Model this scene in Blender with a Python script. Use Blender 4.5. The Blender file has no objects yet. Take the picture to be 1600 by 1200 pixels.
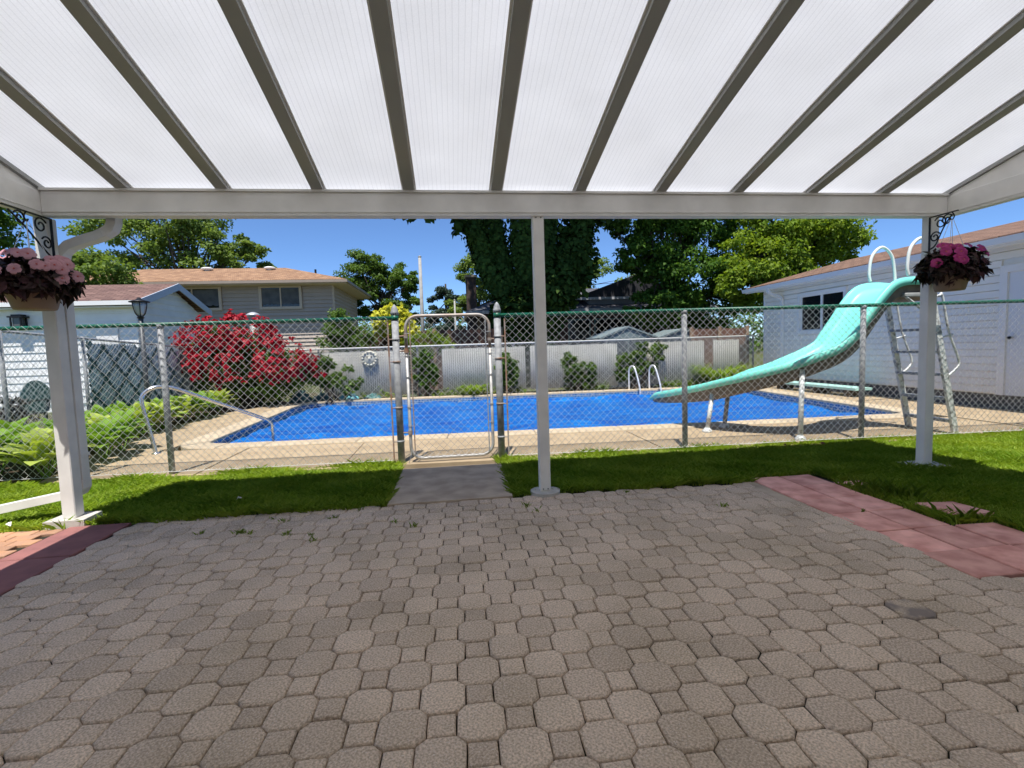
import bpy, math, random
import numpy as np
from mathutils import Matrix, Vector
rng = np.random.default_rng(7); random.seed(7)
R_ = math.radians
sc = bpy.context.scene; col = sc.collection

# ------------------------------------------------------------------ camera
cam_d = bpy.data.cameras.new('camera'); cam = bpy.data.objects.new('camera', cam_d); col.objects.link(cam)
cam_d.sensor_width = 36; cam_d.lens = 17.25; cam_d.clip_start = 0.05; cam_d.clip_end = 2000
CAMH, PITCH, YAW, ROLL = 1.237, 0.0729, 0.1212, 0.0323
def cam_axes():
    fwd = Vector((math.sin(YAW)*math.cos(PITCH), math.cos(YAW)*math.cos(PITCH), -math.sin(PITCH)))
    right = Vector((math.cos(YAW), -math.sin(YAW), 0)); down = fwd.cross(right)
    return (math.cos(ROLL)*right+math.sin(ROLL)*down), (-math.sin(ROLL)*right+math.cos(ROLL)*down), fwd
r_, d_, f_ = cam_axes()
m = Matrix.Identity(4)
for i in range(3): m[i][0], m[i][1], m[i][2] = r_[i], -d_[i], -f_[i]
m[2][3] = CAMH; cam.matrix_world = m; sc.camera = cam
# ------------------------------------------------------------------ sky, sun, exposure
SUN = Vector((-0.10, -0.36, 1.0)).normalized()
w = bpy.data.worlds.new('World'); sc.world = w; w.use_nodes = True
nt = w.node_tree; bg = nt.nodes['Background']; sky = nt.nodes.new('ShaderNodeTexSky'); sky.sky_type = 'NISHITA'
sky.sun_disc = False; sky.sun_elevation = math.asin(SUN.z); sky.sun_rotation = math.atan2(SUN.x, SUN.y)
sky.altitude = 3000; sky.air_density = 1.0; sky.dust_density = 0.0; sky.ozone_density = 10
nt.links.new(sky.outputs[0], bg.inputs[0]); bg.inputs[1].default_value = 0.114
sl = bpy.data.lights.new('sun', 'SUN'); sl.energy = 4.4; sl.angle = R_(0.5); sl.color = (1, 0.96, 0.9)
so = bpy.data.objects.new('sun', sl); col.objects.link(so); so.location = (0, 0, 30)
so.rotation_euler = SUN.to_track_quat('Z', 'Y').to_euler()
sc.view_settings.view_transform = 'Standard'; sc.view_settings.look = 'None'
sc.view_settings.exposure = 0.64; sc.view_settings.gamma = 1
sc.cycles.max_bounces = 10; sc.cycles.diffuse_bounces = 5; sc.cycles.transmission_bounces = 8; sc.cycles.transparent_max_bounces = 8
sc.cycles.use_denoising = True; sc.cycles.sample_clamp_indirect = 8

# ------------------------------------------------------------------ materials
MATS = {}
def mat(name, col_, rough=0.7, metal=0.0, var=0.0, scale=8.0, bump=0.0, bscale=60.0, col2=None, obj_var=0.0, spec=0.4, detail=6.0, stretch=None, coords='Object', isl=0.0, mixpow=(0.35, 0.65), bdist=0.01):
    """procedural Principled: two-tone noise, optional per-object / per-island value shift, noise bump"""
    if name in MATS: return MATS[name]
    M = bpy.data.materials.new(name); M.use_nodes = True; n = M.node_tree.nodes; L = M.node_tree.links
    b = n['Principled BSDF']; b.inputs['Roughness'].default_value = rough; b.inputs['Metallic'].default_value = metal
    b.inputs['Specular IOR Level'].default_value = spec
    tc = n.new('ShaderNodeTexCoord'); vec = tc.outputs[coords]
    if stretch:
        mp = n.new('ShaderNodeMapping'); mp.inputs['Scale'].default_value = stretch; L.new(vec, mp.inputs[0]); vec = mp.outputs[0]
    c = col_ + (1,) if len(col_) == 3 else col_
    c2 = (col2 + (1,)) if col2 else tuple(max(0, x*(1-var)) for x in col_) + (1,)
    out = None
    if var or col2:
        t = n.new('ShaderNodeTexNoise'); t.inputs['Scale'].default_value = scale; t.inputs['Detail'].default_value = detail; L.new(vec, t.inputs['Vector'])
        r = n.new('ShaderNodeMapRange'); r.inputs['From Min'].default_value = mixpow[0]; r.inputs['From Max'].default_value = mixpow[1]; L.new(t.outputs['Fac'], r.inputs['Value'])
        mx = n.new('ShaderNodeMix'); mx.data_type = 'RGBA'; L.new(r.outputs[0], mx.inputs[0]); mx.inputs[6].default_value = c; mx.inputs[7].default_value = c2
        out = mx.outputs[2]
    if obj_var or isl:
        hv = n.new('ShaderNodeHueSaturation')
        if out: L.new(out, hv.inputs['Color'])
        else: hv.inputs['Color'].default_value = c
        if obj_var: src = n.new('ShaderNodeObjectInfo').outputs['Random']; amt = obj_var
        else: src = n.new('ShaderNodeNewGeometry').outputs['Random Per Island']; amt = isl
        r2 = n.new('ShaderNodeMapRange'); r2.inputs['To Min'].default_value = 1-amt; r2.inputs['To Max'].default_value = 1+amt
        L.new(src, r2.inputs['Value']); L.new(r2.outputs[0], hv.inputs['Value'])
        out = hv.outputs[0]
    if out: L.new(out, b.inputs['Base Color'])
    else: b.inputs['Base Color'].default_value = c
    if bump:
        t2 = n.new('ShaderNodeTexNoise'); t2.inputs['Scale'].default_value = bscale; t2.inputs['Detail'].default_value = 4; L.new(vec, t2.inputs['Vector'])
        bp = n.new('ShaderNodeBump'); bp.inputs['Strength'].default_value = bump; bp.inputs['Distance'].default_value = bdist
        L.new(t2.outputs['Fac'], bp.inputs['Height']); L.new(bp.outputs[0], b.inputs['Normal'])
    MATS[name] = M; return M

def leaf_mat(name, c1, c2, trans=0.35, isl=0.3, scale=0.9, rough=0.5, thue=1.0, spec=.25):
    """leaf: diffuse/gloss + translucent, colour varied by clump noise and per leaf"""
    if name in MATS: return MATS[name]
    M = bpy.data.materials.new(name); M.use_nodes = True; n = M.node_tree.nodes; L = M.node_tree.links
    b = n['Principled BSDF']; b.inputs['Roughness'].default_value = rough; b.inputs['Specular IOR Level'].default_value = spec
    tc = n.new('ShaderNodeTexCoord'); t = n.new('ShaderNodeTexNoise'); t.inputs['Scale'].default_value = scale; t.inputs['Detail'].default_value = 3
    L.new(tc.outputs['Object'], t.inputs['Vector'])
    g = n.new('ShaderNodeNewGeometry'); ad = n.new('ShaderNodeMath'); ad.operation = 'MULTIPLY_ADD'; ad.inputs[1].default_value = isl; L.new(g.outputs['Random Per Island'], ad.inputs[0]); L.new(t.outputs['Fac'], ad.inputs[2])
    r = n.new('ShaderNodeMapRange'); r.inputs['From Min'].default_value = 0.35; r.inputs['From Max'].default_value = 0.65+isl; L.new(ad.outputs[0], r.inputs['Value'])
    mx = n.new('ShaderNodeMix'); mx.data_type = 'RGBA'; L.new(r.outputs[0], mx.inputs[0]); mx.inputs[6].default_value = c1+(1,); mx.inputs[7].default_value = c2+(1,)
    L.new(mx.outputs[2], b.inputs['Base Color'])
    tr = n.new('ShaderNodeBsdfTranslucent')
    tm = n.new('ShaderNodeMix'); tm.data_type = 'RGBA'; tm.blend_type = 'MULTIPLY'; tm.inputs[0].default_value = 1; L.new(mx.outputs[2], tm.inputs[6]); tm.inputs[7].default_value = (1.3*thue, 1.3, 0.6, 1)
    L.new(tm.outputs[2], tr.inputs['Color'])
    ms = n.new('ShaderNodeMixShader'); ms.inputs[0].default_value = trans
    o = n['Material Output']; L.new(b.outputs[0], ms.inputs[1]); L.new(tr.outputs[0], ms.inputs[2]); L.new(ms.outputs[0], o.inputs['Surface'])
    MATS[name] = M; return M

def panel_mat():
    """multiwall polycarbonate: light passes diffused, the inner webs show as fine grey lines down the slope"""
    M = bpy.data.materials.new('polycarbonate'); M.use_nodes = True; n = M.node_tree.nodes; L = M.node_tree.links
    tc = n.new('ShaderNodeTexCoord'); sp = n.new('ShaderNodeSeparateXYZ'); L.new(tc.outputs['Object'], sp.inputs[0])
    mu = n.new('ShaderNodeMath'); mu.operation = 'MULTIPLY'; mu.inputs[1].default_value = 1/0.033; L.new(sp.outputs[0], mu.inputs[0])
    fr = n.new('ShaderNodeMath'); fr.operation = 'FRACT'; L.new(mu.outputs[0], fr.inputs[0])
    pp = n.new('ShaderNodeMath'); pp.operation = 'PINGPONG'; pp.inputs[1].default_value = 0.5; L.new(fr.outputs[0], pp.inputs[0])
    rm = n.new('ShaderNodeMapRange'); rm.inputs['From Min'].default_value = 0.0; rm.inputs['From Max'].default_value = 0.10; L.new(pp.outputs[0], rm.inputs['Value'])
    nz = n.new('ShaderNodeTexNoise'); nz.inputs['Scale'].default_value = 160; nz.inputs['Detail'].default_value = 2; L.new(tc.outputs['Object'], nz.inputs['Vector'])
    nz2 = n.new('ShaderNodeTexNoise'); nz2.inputs['Scale'].default_value = 2.2; nz2.inputs['Detail'].default_value = 7; L.new(tc.outputs['Object'], nz2.inputs['Vector'])
    a = n.new('ShaderNodeMath'); a.operation = 'MULTIPLY_ADD'; a.inputs[1].default_value = 0.20; L.new(rm.outputs[0], a.inputs[0]); a.inputs[2].default_value = 0.57
    a2 = n.new('ShaderNodeMath'); a2.operation = 'MULTIPLY_ADD'; a2.inputs[1].default_value = 0.22; L.new(nz.outputs['Fac'], a2.inputs[0]); L.new(a.outputs[0], a2.inputs[2])
    a3 = n.new('ShaderNodeMath'); a3.operation = 'MULTIPLY_ADD'; a3.inputs[1].default_value = 0.16; L.new(nz2.outputs['Fac'], a3.inputs[0]); L.new(a2.outputs[0], a3.inputs[2])
    cm = n.new('ShaderNodeCombineColor'); 
    for i, k_ in enumerate((.965, .965, .965)):
        mk_ = n.new('ShaderNodeMath'); mk_.operation = 'MULTIPLY'; mk_.inputs[1].default_value = k_; L.new(a3.outputs[0], mk_.inputs[0]); L.new(mk_.outputs[0], cm.inputs[i])
    tr = n.new('ShaderNodeBsdfTranslucent'); df = n.new('ShaderNodeBsdfDiffuse'); L.new(cm.outputs[0], tr.inputs[0]); df.inputs[0].default_value = (.85, .86, .88, 1)
    ms = n.new('ShaderNodeMixShader'); ms.inputs[0].default_value = PANEL_T
    L.new(df.outputs[0], ms.inputs[1]); L.new(tr.outputs[0], ms.inputs[2]); L.new(ms.outputs[0], n['Material Output'].inputs['Surface'])
    return M
PANEL_T = 0.62
def shingle_mat(name, c1, c2, c3, sx=3.0, sy=7.0):
    M = bpy.data.materials.new(name); M.use_nodes = True; n = M.node_tree.nodes; L = M.node_tree.links
    b = n['Principled BSDF']; b.inputs['Roughness'].default_value = 0.9; b.inputs['Specular IOR Level'].default_value = .15
    uv = n.new('ShaderNodeUVMap'); br = n.new('ShaderNodeTexBrick'); L.new(uv.outputs[0], br.inputs['Vector'])
    br.inputs['Color1'].default_value = c1+(1,); br.inputs['Color2'].default_value = c2+(1,); br.inputs['Mortar'].default_value = tuple(x*.45 for x in c3)+(1,)
    br.inputs['Scale'].default_value = 1; br.inputs['Brick Width'].default_value = 0.30; br.inputs['Row Height'].default_value = 0.143; br.inputs['Mortar Size'].default_value = 0.012; br.inputs['Bias'].default_value = 0.0
    nz = n.new('ShaderNodeTexNoise'); nz.inputs['Scale'].default_value = 3.2; nz.inputs['Detail'].default_value = 8; L.new(uv.outputs[0], nz.inputs['Vector'])
    r = n.new('ShaderNodeMapRange'); r.inputs['From Min'].default_value = .4; r.inputs['From Max'].default_value = .62; L.new(nz.outputs['Fac'], r.inputs['Value'])
    mx = n.new('ShaderNodeMix'); mx.data_type = 'RGBA'; L.new(r.outputs[0], mx.inputs[0]); L.new(br.outputs['Color'], mx.inputs[6]); mx.inputs[7].default_value = c3+(1,)
    mm = n.new('ShaderNodeMath'); mm.operation = 'MULTIPLY'; mm.inputs[1].default_value = .6; L.new(r.outputs[0], mm.inputs[0]); L.new(mm.outputs[0], mx.inputs[0])
    L.new(mx.outputs[2], b.inputs['Base Color'])
    bp = n.new('ShaderNodeBump'); bp.inputs['Strength'].default_value = .6; bp.inputs['Distance'].default_value = .01; L.new(br.outputs['Fac'], bp.inputs['Height']); bp.invert = True; L.new(bp.outputs[0], b.inputs['Normal'])
    MATS[name] = M; return M

# ------------------------------------------------------------------ mesh helpers
class MB:
    def __init__(s): s.v = []; s.f = []
    def add(s, v, f):
        o = len(s.v); s.v += [tuple(map(float, p)) for p in v]; s.f += [tuple(i+o for i in q) for q in f]; return s
    def box(s, x0, x1, y0, y1, z0, z1, M=None, bev=0.0):
        if bev:
            e = bev; V = []
            for (ax, ay, az) in ((1, 0, 0), (0, 1, 0), (0, 0, 1)):
                for sx in (0, 1):
                    for sy in (0, 1):
                        for sz in (0, 1):
                            ex = 0 if ax else e; ey = 0 if ay else e; ez = 0 if az else e
                            V.append((x1-ex if sx else x0+ex, y1-ey if sy else y0+ey, z1-ez if sz else z0+ez))
            F = []
            I = lambda a, x, y, z: a*8+x*4+y*2+z
            F += [(I(0,0,0,0), I(0,0,0,1), I(0,0,1,1), I(0,0,1,0)), (I(0,1,0,0), I(0,1,1,0), I(0,1,1,1), I(0,1,0,1)),
                  (I(1,0,0,0), I(1,1,0,0), I(1,1,0,1), I(1,0,0,1)), (I(1,0,1,0), I(1,0,1,1), I(1,1,1,1), I(1,1,1,0)),
                  (I(2,0,0,0), I(2,0,1,0), I(2,1,1,0), I(2,1,0,0)), (I(2,0,0,1), I(2,1,0,1), I(2,1,1,1), I(2,0,1,1))]
            for a in (0, 1):
                for b in (0, 1):
                    F += [(I(0,a,b,0), I(0,a,b,1), I(1,a,b,1), I(1,a,b,0)), (I(0,a,0,b), I(0,a,1,b), I(2,a,1,b), I(2,a,0,b)), (I(1,0,a,b), I(1,1,a,b), I(2,1,a,b), I(2,0,a,b))]
            for a in (0, 1):
                for b in (0, 1):
                    for c in (0, 1): F.append((I(0,a,b,c), I(1,a,b,c), I(2,a,b,c)))
        else:
            V = [(x, y, z) for x in (x0, x1) for y in (y0, y1) for z in (z0, z1)]
            F = [(0,1,3,2), (4,6,7,5), (0,4,5,1), (2,3,7,6), (0,2,6,4), (1,5,7,3)]
        if M is not None: V = [M @ Vector(p) for p in V]
        return s.add(V, F)
    def prism(s, poly, z0, z1, M=None):
        n = len(poly); V = [(x, y, z0) for x, y in poly]+[(x, y, z1) for x, y in poly]
        F = [tuple(range(n))[::-1], tuple(range(n, 2*n))]+[(i, (i+1) % n, n+(i+1) % n, n+i) for i in range(n)]
        if M is not None: V = [M @ Vector(p) for p in V]
        return s.add(V, F)
    def hexa(s, a, b):   # two quads -> closed block
        V = list(a)+list(b); return s.add(V, [(3,2,1,0), (4,5,6,7), (0,1,5,4), (1,2,6,5), (2,3,7,6), (3,0,4,7)])
    def tube(s, pts, r, n=8, cap=True):
        P = [Vector(p) for p in pts]; rr = r if isinstance(r, (list, tuple)) else [r]*len(P); V = []; F = []
        t0 = (P[1]-P[0]).normalized(); u = t0.orthogonal().normalized()
        for i, p in enumerate(P):
            t = ((P[min(i+1, len(P)-1)]-P[i]).normalized()+(P[i]-P[max(i-1, 0)]).normalized()).normalized()
            u = (u-t*u.dot(t)).normalized(); v = t.cross(u)
            for k in range(n):
                a = 2*math.pi*k/n; V.append(p+(u*math.cos(a)+v*math.sin(a))*rr[i])
        for i in range(len(P)-1):
            for k in range(n): F.append((i*n+k, i*n+(k+1) % n, (i+1)*n+(k+1) % n, (i+1)*n+k))
        if cap: F += [tuple(range(n))[::-1], tuple((len(P)-1)*n+k for k in range(n))]
        return s.add(V, F)
    def lathe(s, prof, c, n=20, ax=None):
        V = []; F = []
        for r, z in prof:
            for k in range(n):
                a = 2*math.pi*k/n; V.append((c[0]+r*math.cos(a), c[1]+r*math.sin(a), c[2]+z))
        m_ = len(prof)
        for i in range(m_-1):
            for k in range(n): F.append((i*n+k, i*n+(k+1) % n, (i+1)*n+(k+1) % n, (i+1)*n+k))
        F += [tuple(range(n))[::-1], tuple((m_-1)*n+k for k in range(n))]
        return s.add(V, F)
def fast_mesh(name, V, F):
    V = np.asarray(V, np.float32); F = np.asarray(F, np.int32); me = bpy.data.meshes.new(name)
    me.vertices.add(len(V)); me.vertices.foreach_set('co', V.ravel()); k = F.shape[1]
    me.loops.add(F.size); me.loops.foreach_set('vertex_index', F.ravel()); me.polygons.add(len(F))
    me.polygons.foreach_set('loop_start', np.arange(0, F.size, k, dtype=np.int32)); me.polygons.foreach_set('loop_total', np.full(len(F), k, np.int32))
    me.update(calc_edges=True); return me
def smooth(me, on=True):
    me.polygons.foreach_set('use_smooth', [on]*len(me.polygons))
def mk(name, mb, material, origin=(0, 0, 0), sm=False, uvscale=None):
    me = bpy.data.meshes.new(name)
    o = Vector(origin); me.from_pydata([Vector(p)-o for p in mb.v], [], mb.f); me.validate(); me.update()
    if sm: smooth(me)
    me.materials.append(material); ob = bpy.data.objects.new(name, me); col.objects.link(ob); return ob
def tag(o, label=None, cat=None, group=None, kind=None):
    if label: o['label'] = label
    if cat: o['category'] = cat
    if group: o['group'] = group
    if kind: o['kind'] = kind
    return o
def empty(name, loc, label, cat, group=None):
    o = bpy.data.objects.new(name, None); o.empty_display_size = .1; o.location = loc; col.objects.link(o); return tag(o, label, cat, group)
def root_of(o):
    while o.parent: o = o.parent
    return o
def part(parent, name, mb, material, sm=False, kind=None, label=None):
    """mb holds world coordinates; the child mesh is stored in the thing's own frame"""
    ob = mk(name, mb, material, root_of(parent).location, sm); ob.parent = parent
    if kind: ob['kind'] = kind
    if label: ob['label'] = label
    return ob
def part_mesh(parent, name, V, F, material, kind=None, sm=False):
    V = np.asarray(V)-np.array(root_of(parent).location); me = fast_mesh(name, V, F); me.materials.append(material)
    if sm: smooth(me)
    ob = bpy.data.objects.new(name, me); col.objects.link(ob); ob.parent = parent
    if kind: ob['kind'] = kind
    return ob
def struct(name, mb, material, sm=False): return tag(mk(name, mb, material, sm=sm), kind='structure')
def link_copy(me, name, parent, M):
    ob = bpy.data.objects.new(name, me); col.objects.link(ob); ob.parent = parent; ob.matrix_local = M; return ob
def uv_plane(ob, udir, vdir, org=(0, 0, 0)):
    me = ob.data; uv = me.uv_layers.new(name='UVMap'); u = Vector(udir); v = Vector(vdir)
    for l in me.loops:
        p = me.vertices[l.vertex_index].co; uv.data[l.index].uv = (p.dot(u), p.dot(v))
def leaves(P, size, N=None, up=0.5, asp=0.55, jit=0.35, r=rng, fold=0.12):
    """leaf-shaped quads (4 verts, folded along the mid rib) at points P"""
    n = len(P); P = np.asarray(P, float)
    d = r.normal(size=(n, 3)); 
    if N is None: N = r.normal(size=(n, 3)); N[:, 2] = np.abs(N[:, 2])+up
    N = N+r.normal(size=(n, 3))*jit; N /= np.linalg.norm(N, axis=1)[:, None]+1e-9
    d -= N*(d*N).sum(1)[:, None]; d /= np.linalg.norm(d, axis=1)[:, None]+1e-9; s_ = np.cross(N, d)
    L = (size*(0.65+0.7*r.random(n)))[:, None]; W = L*asp
    V = np.stack([P, P+d*L*.5+s_*W*.5+N*L*fold, P+d*L-N*L*.1, P+d*L*.5-s_*W*.5+N*L*fold], 1).reshape(-1, 3)
    return V, np.arange(4*n).reshape(n, 4)
def in_ellip(c, R, n, r=rng, hollow=0.55):
    d = r.normal(size=(n, 3)); d /= np.linalg.norm(d, axis=1)[:, None]
    rad = (hollow**3+(1-hollow**3)*r.random(n))**(1/3)
    return np.array(c)+d*rad[:, None]*np.array(R), d

# ------------------------------------------------------------------ palette
WHITE = mat('white_aluminium', (.83, .81, .77), .5, var=.13, scale=5, detail=9, bump=.05, bscale=25)
GALV = mat('galvanised_steel', (.36, .37, .38), .7, .15, col2=(.23,.235,.24), scale=22, bump=.1, bscale=80)
WIRE = mat('galvanised_wire', (.72, .72, .69), .6, .1, var=.25, scale=9)
GREEN_RAIL = mat('green_vinyl', (.012, .13, .075), .4, var=.35, scale=14)
RUST = mat('rusty_steel', (.30, .16, .09), .8, .2, col2=(.33, .31, .29), scale=14)
CONC = mat('deck_concrete', (.42, .325, .21), .85, col2=(.33, .25, .16), scale=3.5, bump=.25, bscale=140, obj_var=.05, spec=.2, bdist=.004)
COPING = mat('coping_concrete', (.52, .43, .30), .8, col2=(.45, .36, .25), scale=6, bump=.2, bscale=120, obj_var=.05, spec=.2, bdist=.004)
GREY_CONC = mat('grey_concrete', (.54, .43, .315), .9, col2=(.38, .295, .215), scale=5, bump=.35, bscale=150, spec=.2, bdist=.004)
PAD_CONC = mat('pale_concrete', (.55, .53, .48), .9, col2=(.43, .41, .37), scale=14, bump=.3, bscale=120, spec=.2)
SOIL = mat('soil', (.10, .07, .05), .95, col2=(.06, .045, .03), scale=20, bump=.6, bscale=60, spec=.1)
JOINT = mat('joint_sand', (.05, .043, .036), .95, col2=(.035, .035, .022), scale=25, bump=.5, bscale=150, spec=.1)

# pool outline (inner edge of the coping), anticlockwise from the near left corner
PN = [Vector((-3.50, 7.28)), Vector((6.98, 6.74)), Vector((7.40, 12.15)), Vector((-3.72, 12.95))]
def rounded(poly, rad, seg=6):
    out = []
    n = len(poly)
    for i in range(n):
        p, a, b = poly[i], poly[i-1], poly[(i+1) % n]; rr = rad[i] if isinstance(rad, (list, tuple)) else rad
        u = (a-p).normalized(); v = (b-p).normalized(); A = p+u*rr; B = p+v*rr
        for k in range(seg+1):
            t = k/seg; out.append(A*(1-t)**2+p*2*t*(1-t)+B*t*t)
    return out
def offset(poly, d):
    n = len(poly); out = []
    for i in range(n):
        p, a, b = poly[i], poly[i-1], poly[(i+1) % n]
        e1 = (p-a).normalized(); e2 = (b-p).normalized(); n1 = Vector((e1.y, -e1.x)); n2 = Vector((e2.y, -e2.x))
        k = (n1+n2); out.append(p+k*(d/max(.3, (1+n1.dot(n2)))))
    return out
POOL = rounded(PN, [.35, .3, .35, .9], 7)
COPE = offset(POOL, .36)

# ------------------------------------------------------------------ ground
g = MB(); out4 = [Vector((-400, -60)), Vector((400, -60)), Vector((400, 700)), Vector((-400, 700))]; in4 = offset(PN, .2)
for i in range(4):
    j = (i+1) % 4; g.add([(*out4[i], -.06), (*out4[j], -.06), (*in4[j], -.06), (*in4[i], -.06)], [(0, 1, 2, 3)])
struct('ground', g, mat('far_ground', (.075, .11, .03), .95, col2=(.10, .085, .05), scale=.8, bump=.4, bscale=12, spec=.1))

# patio: base plus every paver
PTH, PX0, PY0, PP = -0.0186, 0.055, 1.823, 0.131
base = MB(); base.box(-2.5, 2.62, -1.0, 4.0, -.05, -.016); base.box(2.62, 6.5, -1.0, 2.09, -.05, -.016)
patio = struct('patio', base, JOINT)
es = MB(); es.box(2.49, 2.606, 2.10, 4.02, -.045, -.006); part(patio, 'edge_strip', es, GREY_CONC)
PAV = mat('paver_concrete', (.78, .615, .465), .92, col2=(.42, .325, .24), scale=120, detail=4, bump=.9, bscale=170, obj_var=.11, spec=.2, coords='Object', bdist=.004)
PAVJ = mat('paver_concrete_far', (.78, .615, .465), .92, col2=(.42, .325, .24), scale=120, detail=4, bump=.9, bscale=170, isl=.11, spec=.2, bdist=.004)
def stain_variant(M, name):
    """pavers carry blotchy dirt: a second, large noise in world space on top of the grit"""
    n = M.node_tree.nodes; L = M.node_tree.links; b = n['Principled BSDF']; src = b.inputs['Base Color'].links[0].from_socket
    gm = n.new('ShaderNodeNewGeometry'); t = n.new('ShaderNodeTexNoise'); t.inputs['Scale'].default_value = 1.7; t.inputs['Detail'].default_value = 7; L.new(gm.outputs['Position'], t.inputs['Vector'])
    r = n.new('ShaderNodeMapRange'); r.inputs['From Min'].default_value = .45; r.inputs['From Max'].default_value = .72; L.new(t.outputs['Fac'], r.inputs['Value'])
    sp = n.new('ShaderNodeTexNoise'); sp.inputs['Scale'].default_value = 210; sp.inputs['Detail'].default_value = 1; L.new(gm.outputs['Position'], sp.inputs['Vector'])
    r2 = n.new('ShaderNodeMapRange'); r2.inputs['From Min'].default_value = .66; r2.inputs['From Max'].default_value = .74; L.new(sp.outputs['Fac'], r2.inputs['Value'])
    mx = n.new('ShaderNodeMix'); mx.data_type = 'RGBA'; L.new(r.outputs[0], mx.inputs[0]); L.new(src, mx.inputs[6])
    mu = n.new('ShaderNodeMix'); mu.data_type = 'RGBA'; mu.blend_type = 'MULTIPLY'; mu.inputs[0].default_value = 1; L.new(src, mu.inputs[6]); mu.inputs[7].default_value = (.74, .74, .70, 1); L.new(mu.outputs[2], mx.inputs[7])
    m2 = n.new('ShaderNodeMix'); m2.data_type = 'RGBA'; L.new(r2.outputs[0], m2.inputs[0]); L.new(mx.outputs[2], m2.inputs[6]); m2.inputs[7].default_value = (.72, .64, .56, 1)
    L.new(m2.outputs[2], b.inputs['Base Color'])
stain_variant(PAV, 'a'); stain_variant(PAVJ, 'b')
def paver_mb(W, ch, seed, h=.045):
    r = random.Random(seed); a = W/2-.0022; c = ch
    poly = [(-a+c, -a), (a-c, -a), (a, -a+c), (a, a-c), (a-c, a), (-a+c, a), (-a, a-c), (-a, -a+c)] if c else [(-a, -a), (0, -a), (a, -a), (a, 0), (a, a), (0, a), (-a, a), (-a, 0)]
    poly = [(x+r.uniform(-1, 1)*.0016, y+r.uniform(-1, 1)*.0016) for x, y in poly]; n = 8; m_ = MB(); V = []
    for k, (ins, z) in enumerate(((0, -h), (0, -.007), (.0035, -.002), (.009, 0))):
        V += [(x*(1-ins/a), y*(1-ins/a), z) for x, y in poly]
    F = [(k*n+i, k*n+(i+1) % n, (k+1)*n+(i+1) % n, (k+1)*n+i) for k in range(3) for i in range(n)]+[tuple(3*n+i for i in range(n))]
    return m_.add(V, F)
OCTM = []; SQM = []
for k in range(5):
    for W, ch, lst, nm in ((.163, .0295, OCTM, 'octagon_paver'), (.0985, 0, SQM, 'square_paver')):
        mb = paver_mb(W, ch, k+(0 if ch else 50)); me = bpy.data.meshes.new(nm); me.from_pydata(mb.v, [], mb.f); me.update(); smooth(me); me.materials.append(PAV); lst.append((me, mb))
        for pl in me.polygons:
            if len(pl.vertices) == 8: pl.use_smooth = True
lat = {0: [], 1: []}; STAINED = []
fw2 = Vector((math.sin(YAW), math.cos(YAW)))
for i in range(-34, 52):
    for j in range(-22, 18):
        x = PX0+PP*(i*math.cos(PTH)-j*math.sin(PTH)); y = PY0+PP*(i*math.sin(PTH)+j*math.cos(PTH))
        ok = (-2.42 < x < 2.575 and y < 3.97 and y > -.95) or (2.5 < x < 6.4 and -.95 < y < 2.06)
        if not ok: continue
        dep = x*fw2.x+y*fw2.y; lx = x*fw2.y-y*fw2.x
        vis = dep > 1.05 and abs(lx) < dep*1.08+.1
        lat[(i+j) % 2].append((dep if vis else 99+dep, x, y))
for kind, lst, nm in ((0, OCTM, 'octagon_paver'), (1, SQM, 'square_paver')):
    L_ = sorted(lat[kind]); rest = MB()
    for q, (d, x, y) in enumerate(L_):
        k = random.randrange(5)
        z = random.gauss(0, .0022)+.004*math.sin(x*2.1+y*1.3)+.003*math.sin(y*3.7-x)
        Mx = Matrix.Translation((x, y, z)) @ Matrix.Rotation(PTH+random.gauss(0, .012)+random.randrange(4)*math.pi/2, 4, 'Z') @ Matrix.Rotation(random.gauss(0, .010), 4, 'X') @ Matrix.Rotation(random.gauss(0, .010), 4, 'Y')
        if q < 298 and d < 90:
            pv = link_copy(lst[k][0], nm, patio, Mx)
            if kind == 0 and (x-2.02)**2+(y-1.93)**2 < .0086: STAINED.append(pv)
        else: rest.add([Mx @ Vector(p) for p in lst[k][1].v], lst[k][1].f)
    ob = part(patio, nm, rest, PAVJ, kind='stuff'); smooth(ob.data)

SPAV = PAV.copy(); SPAV.name = 'paver_concrete_oil_stain'
nn_ = SPAV.node_tree.nodes; LL = SPAV.node_tree.links; bb = nn_['Principled BSDF']; src = bb.inputs['Base Color'].links[0].from_socket
tc_ = nn_.new('ShaderNodeTexCoord'); nz_ = nn_.new('ShaderNodeTexNoise'); nz_.inputs['Scale'].default_value = 9; LL.new(tc_.outputs['Object'], nz_.inputs['Vector'])
rm_ = nn_.new('ShaderNodeMapRange'); rm_.inputs['From Min'].default_value = .42; rm_.inputs['From Max'].default_value = .58; LL.new(nz_.outputs['Fac'], rm_.inputs['Value'])
mx_ = nn_.new('ShaderNodeMix'); mx_.data_type = 'RGBA'; LL.new(rm_.outputs[0], mx_.inputs[0]); LL.new(src, mx_.inputs[6]); mx_.inputs[7].default_value = (.25, .205, .175, 1); LL.new(mx_.outputs[2], bb.inputs['Base Color'])
for pv in STAINED[:1]:
    pv.data = pv.data.copy(); pv.data.materials[0] = SPAV; pv['label'] = 'octagon paver with a dark oil stain'
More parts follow.
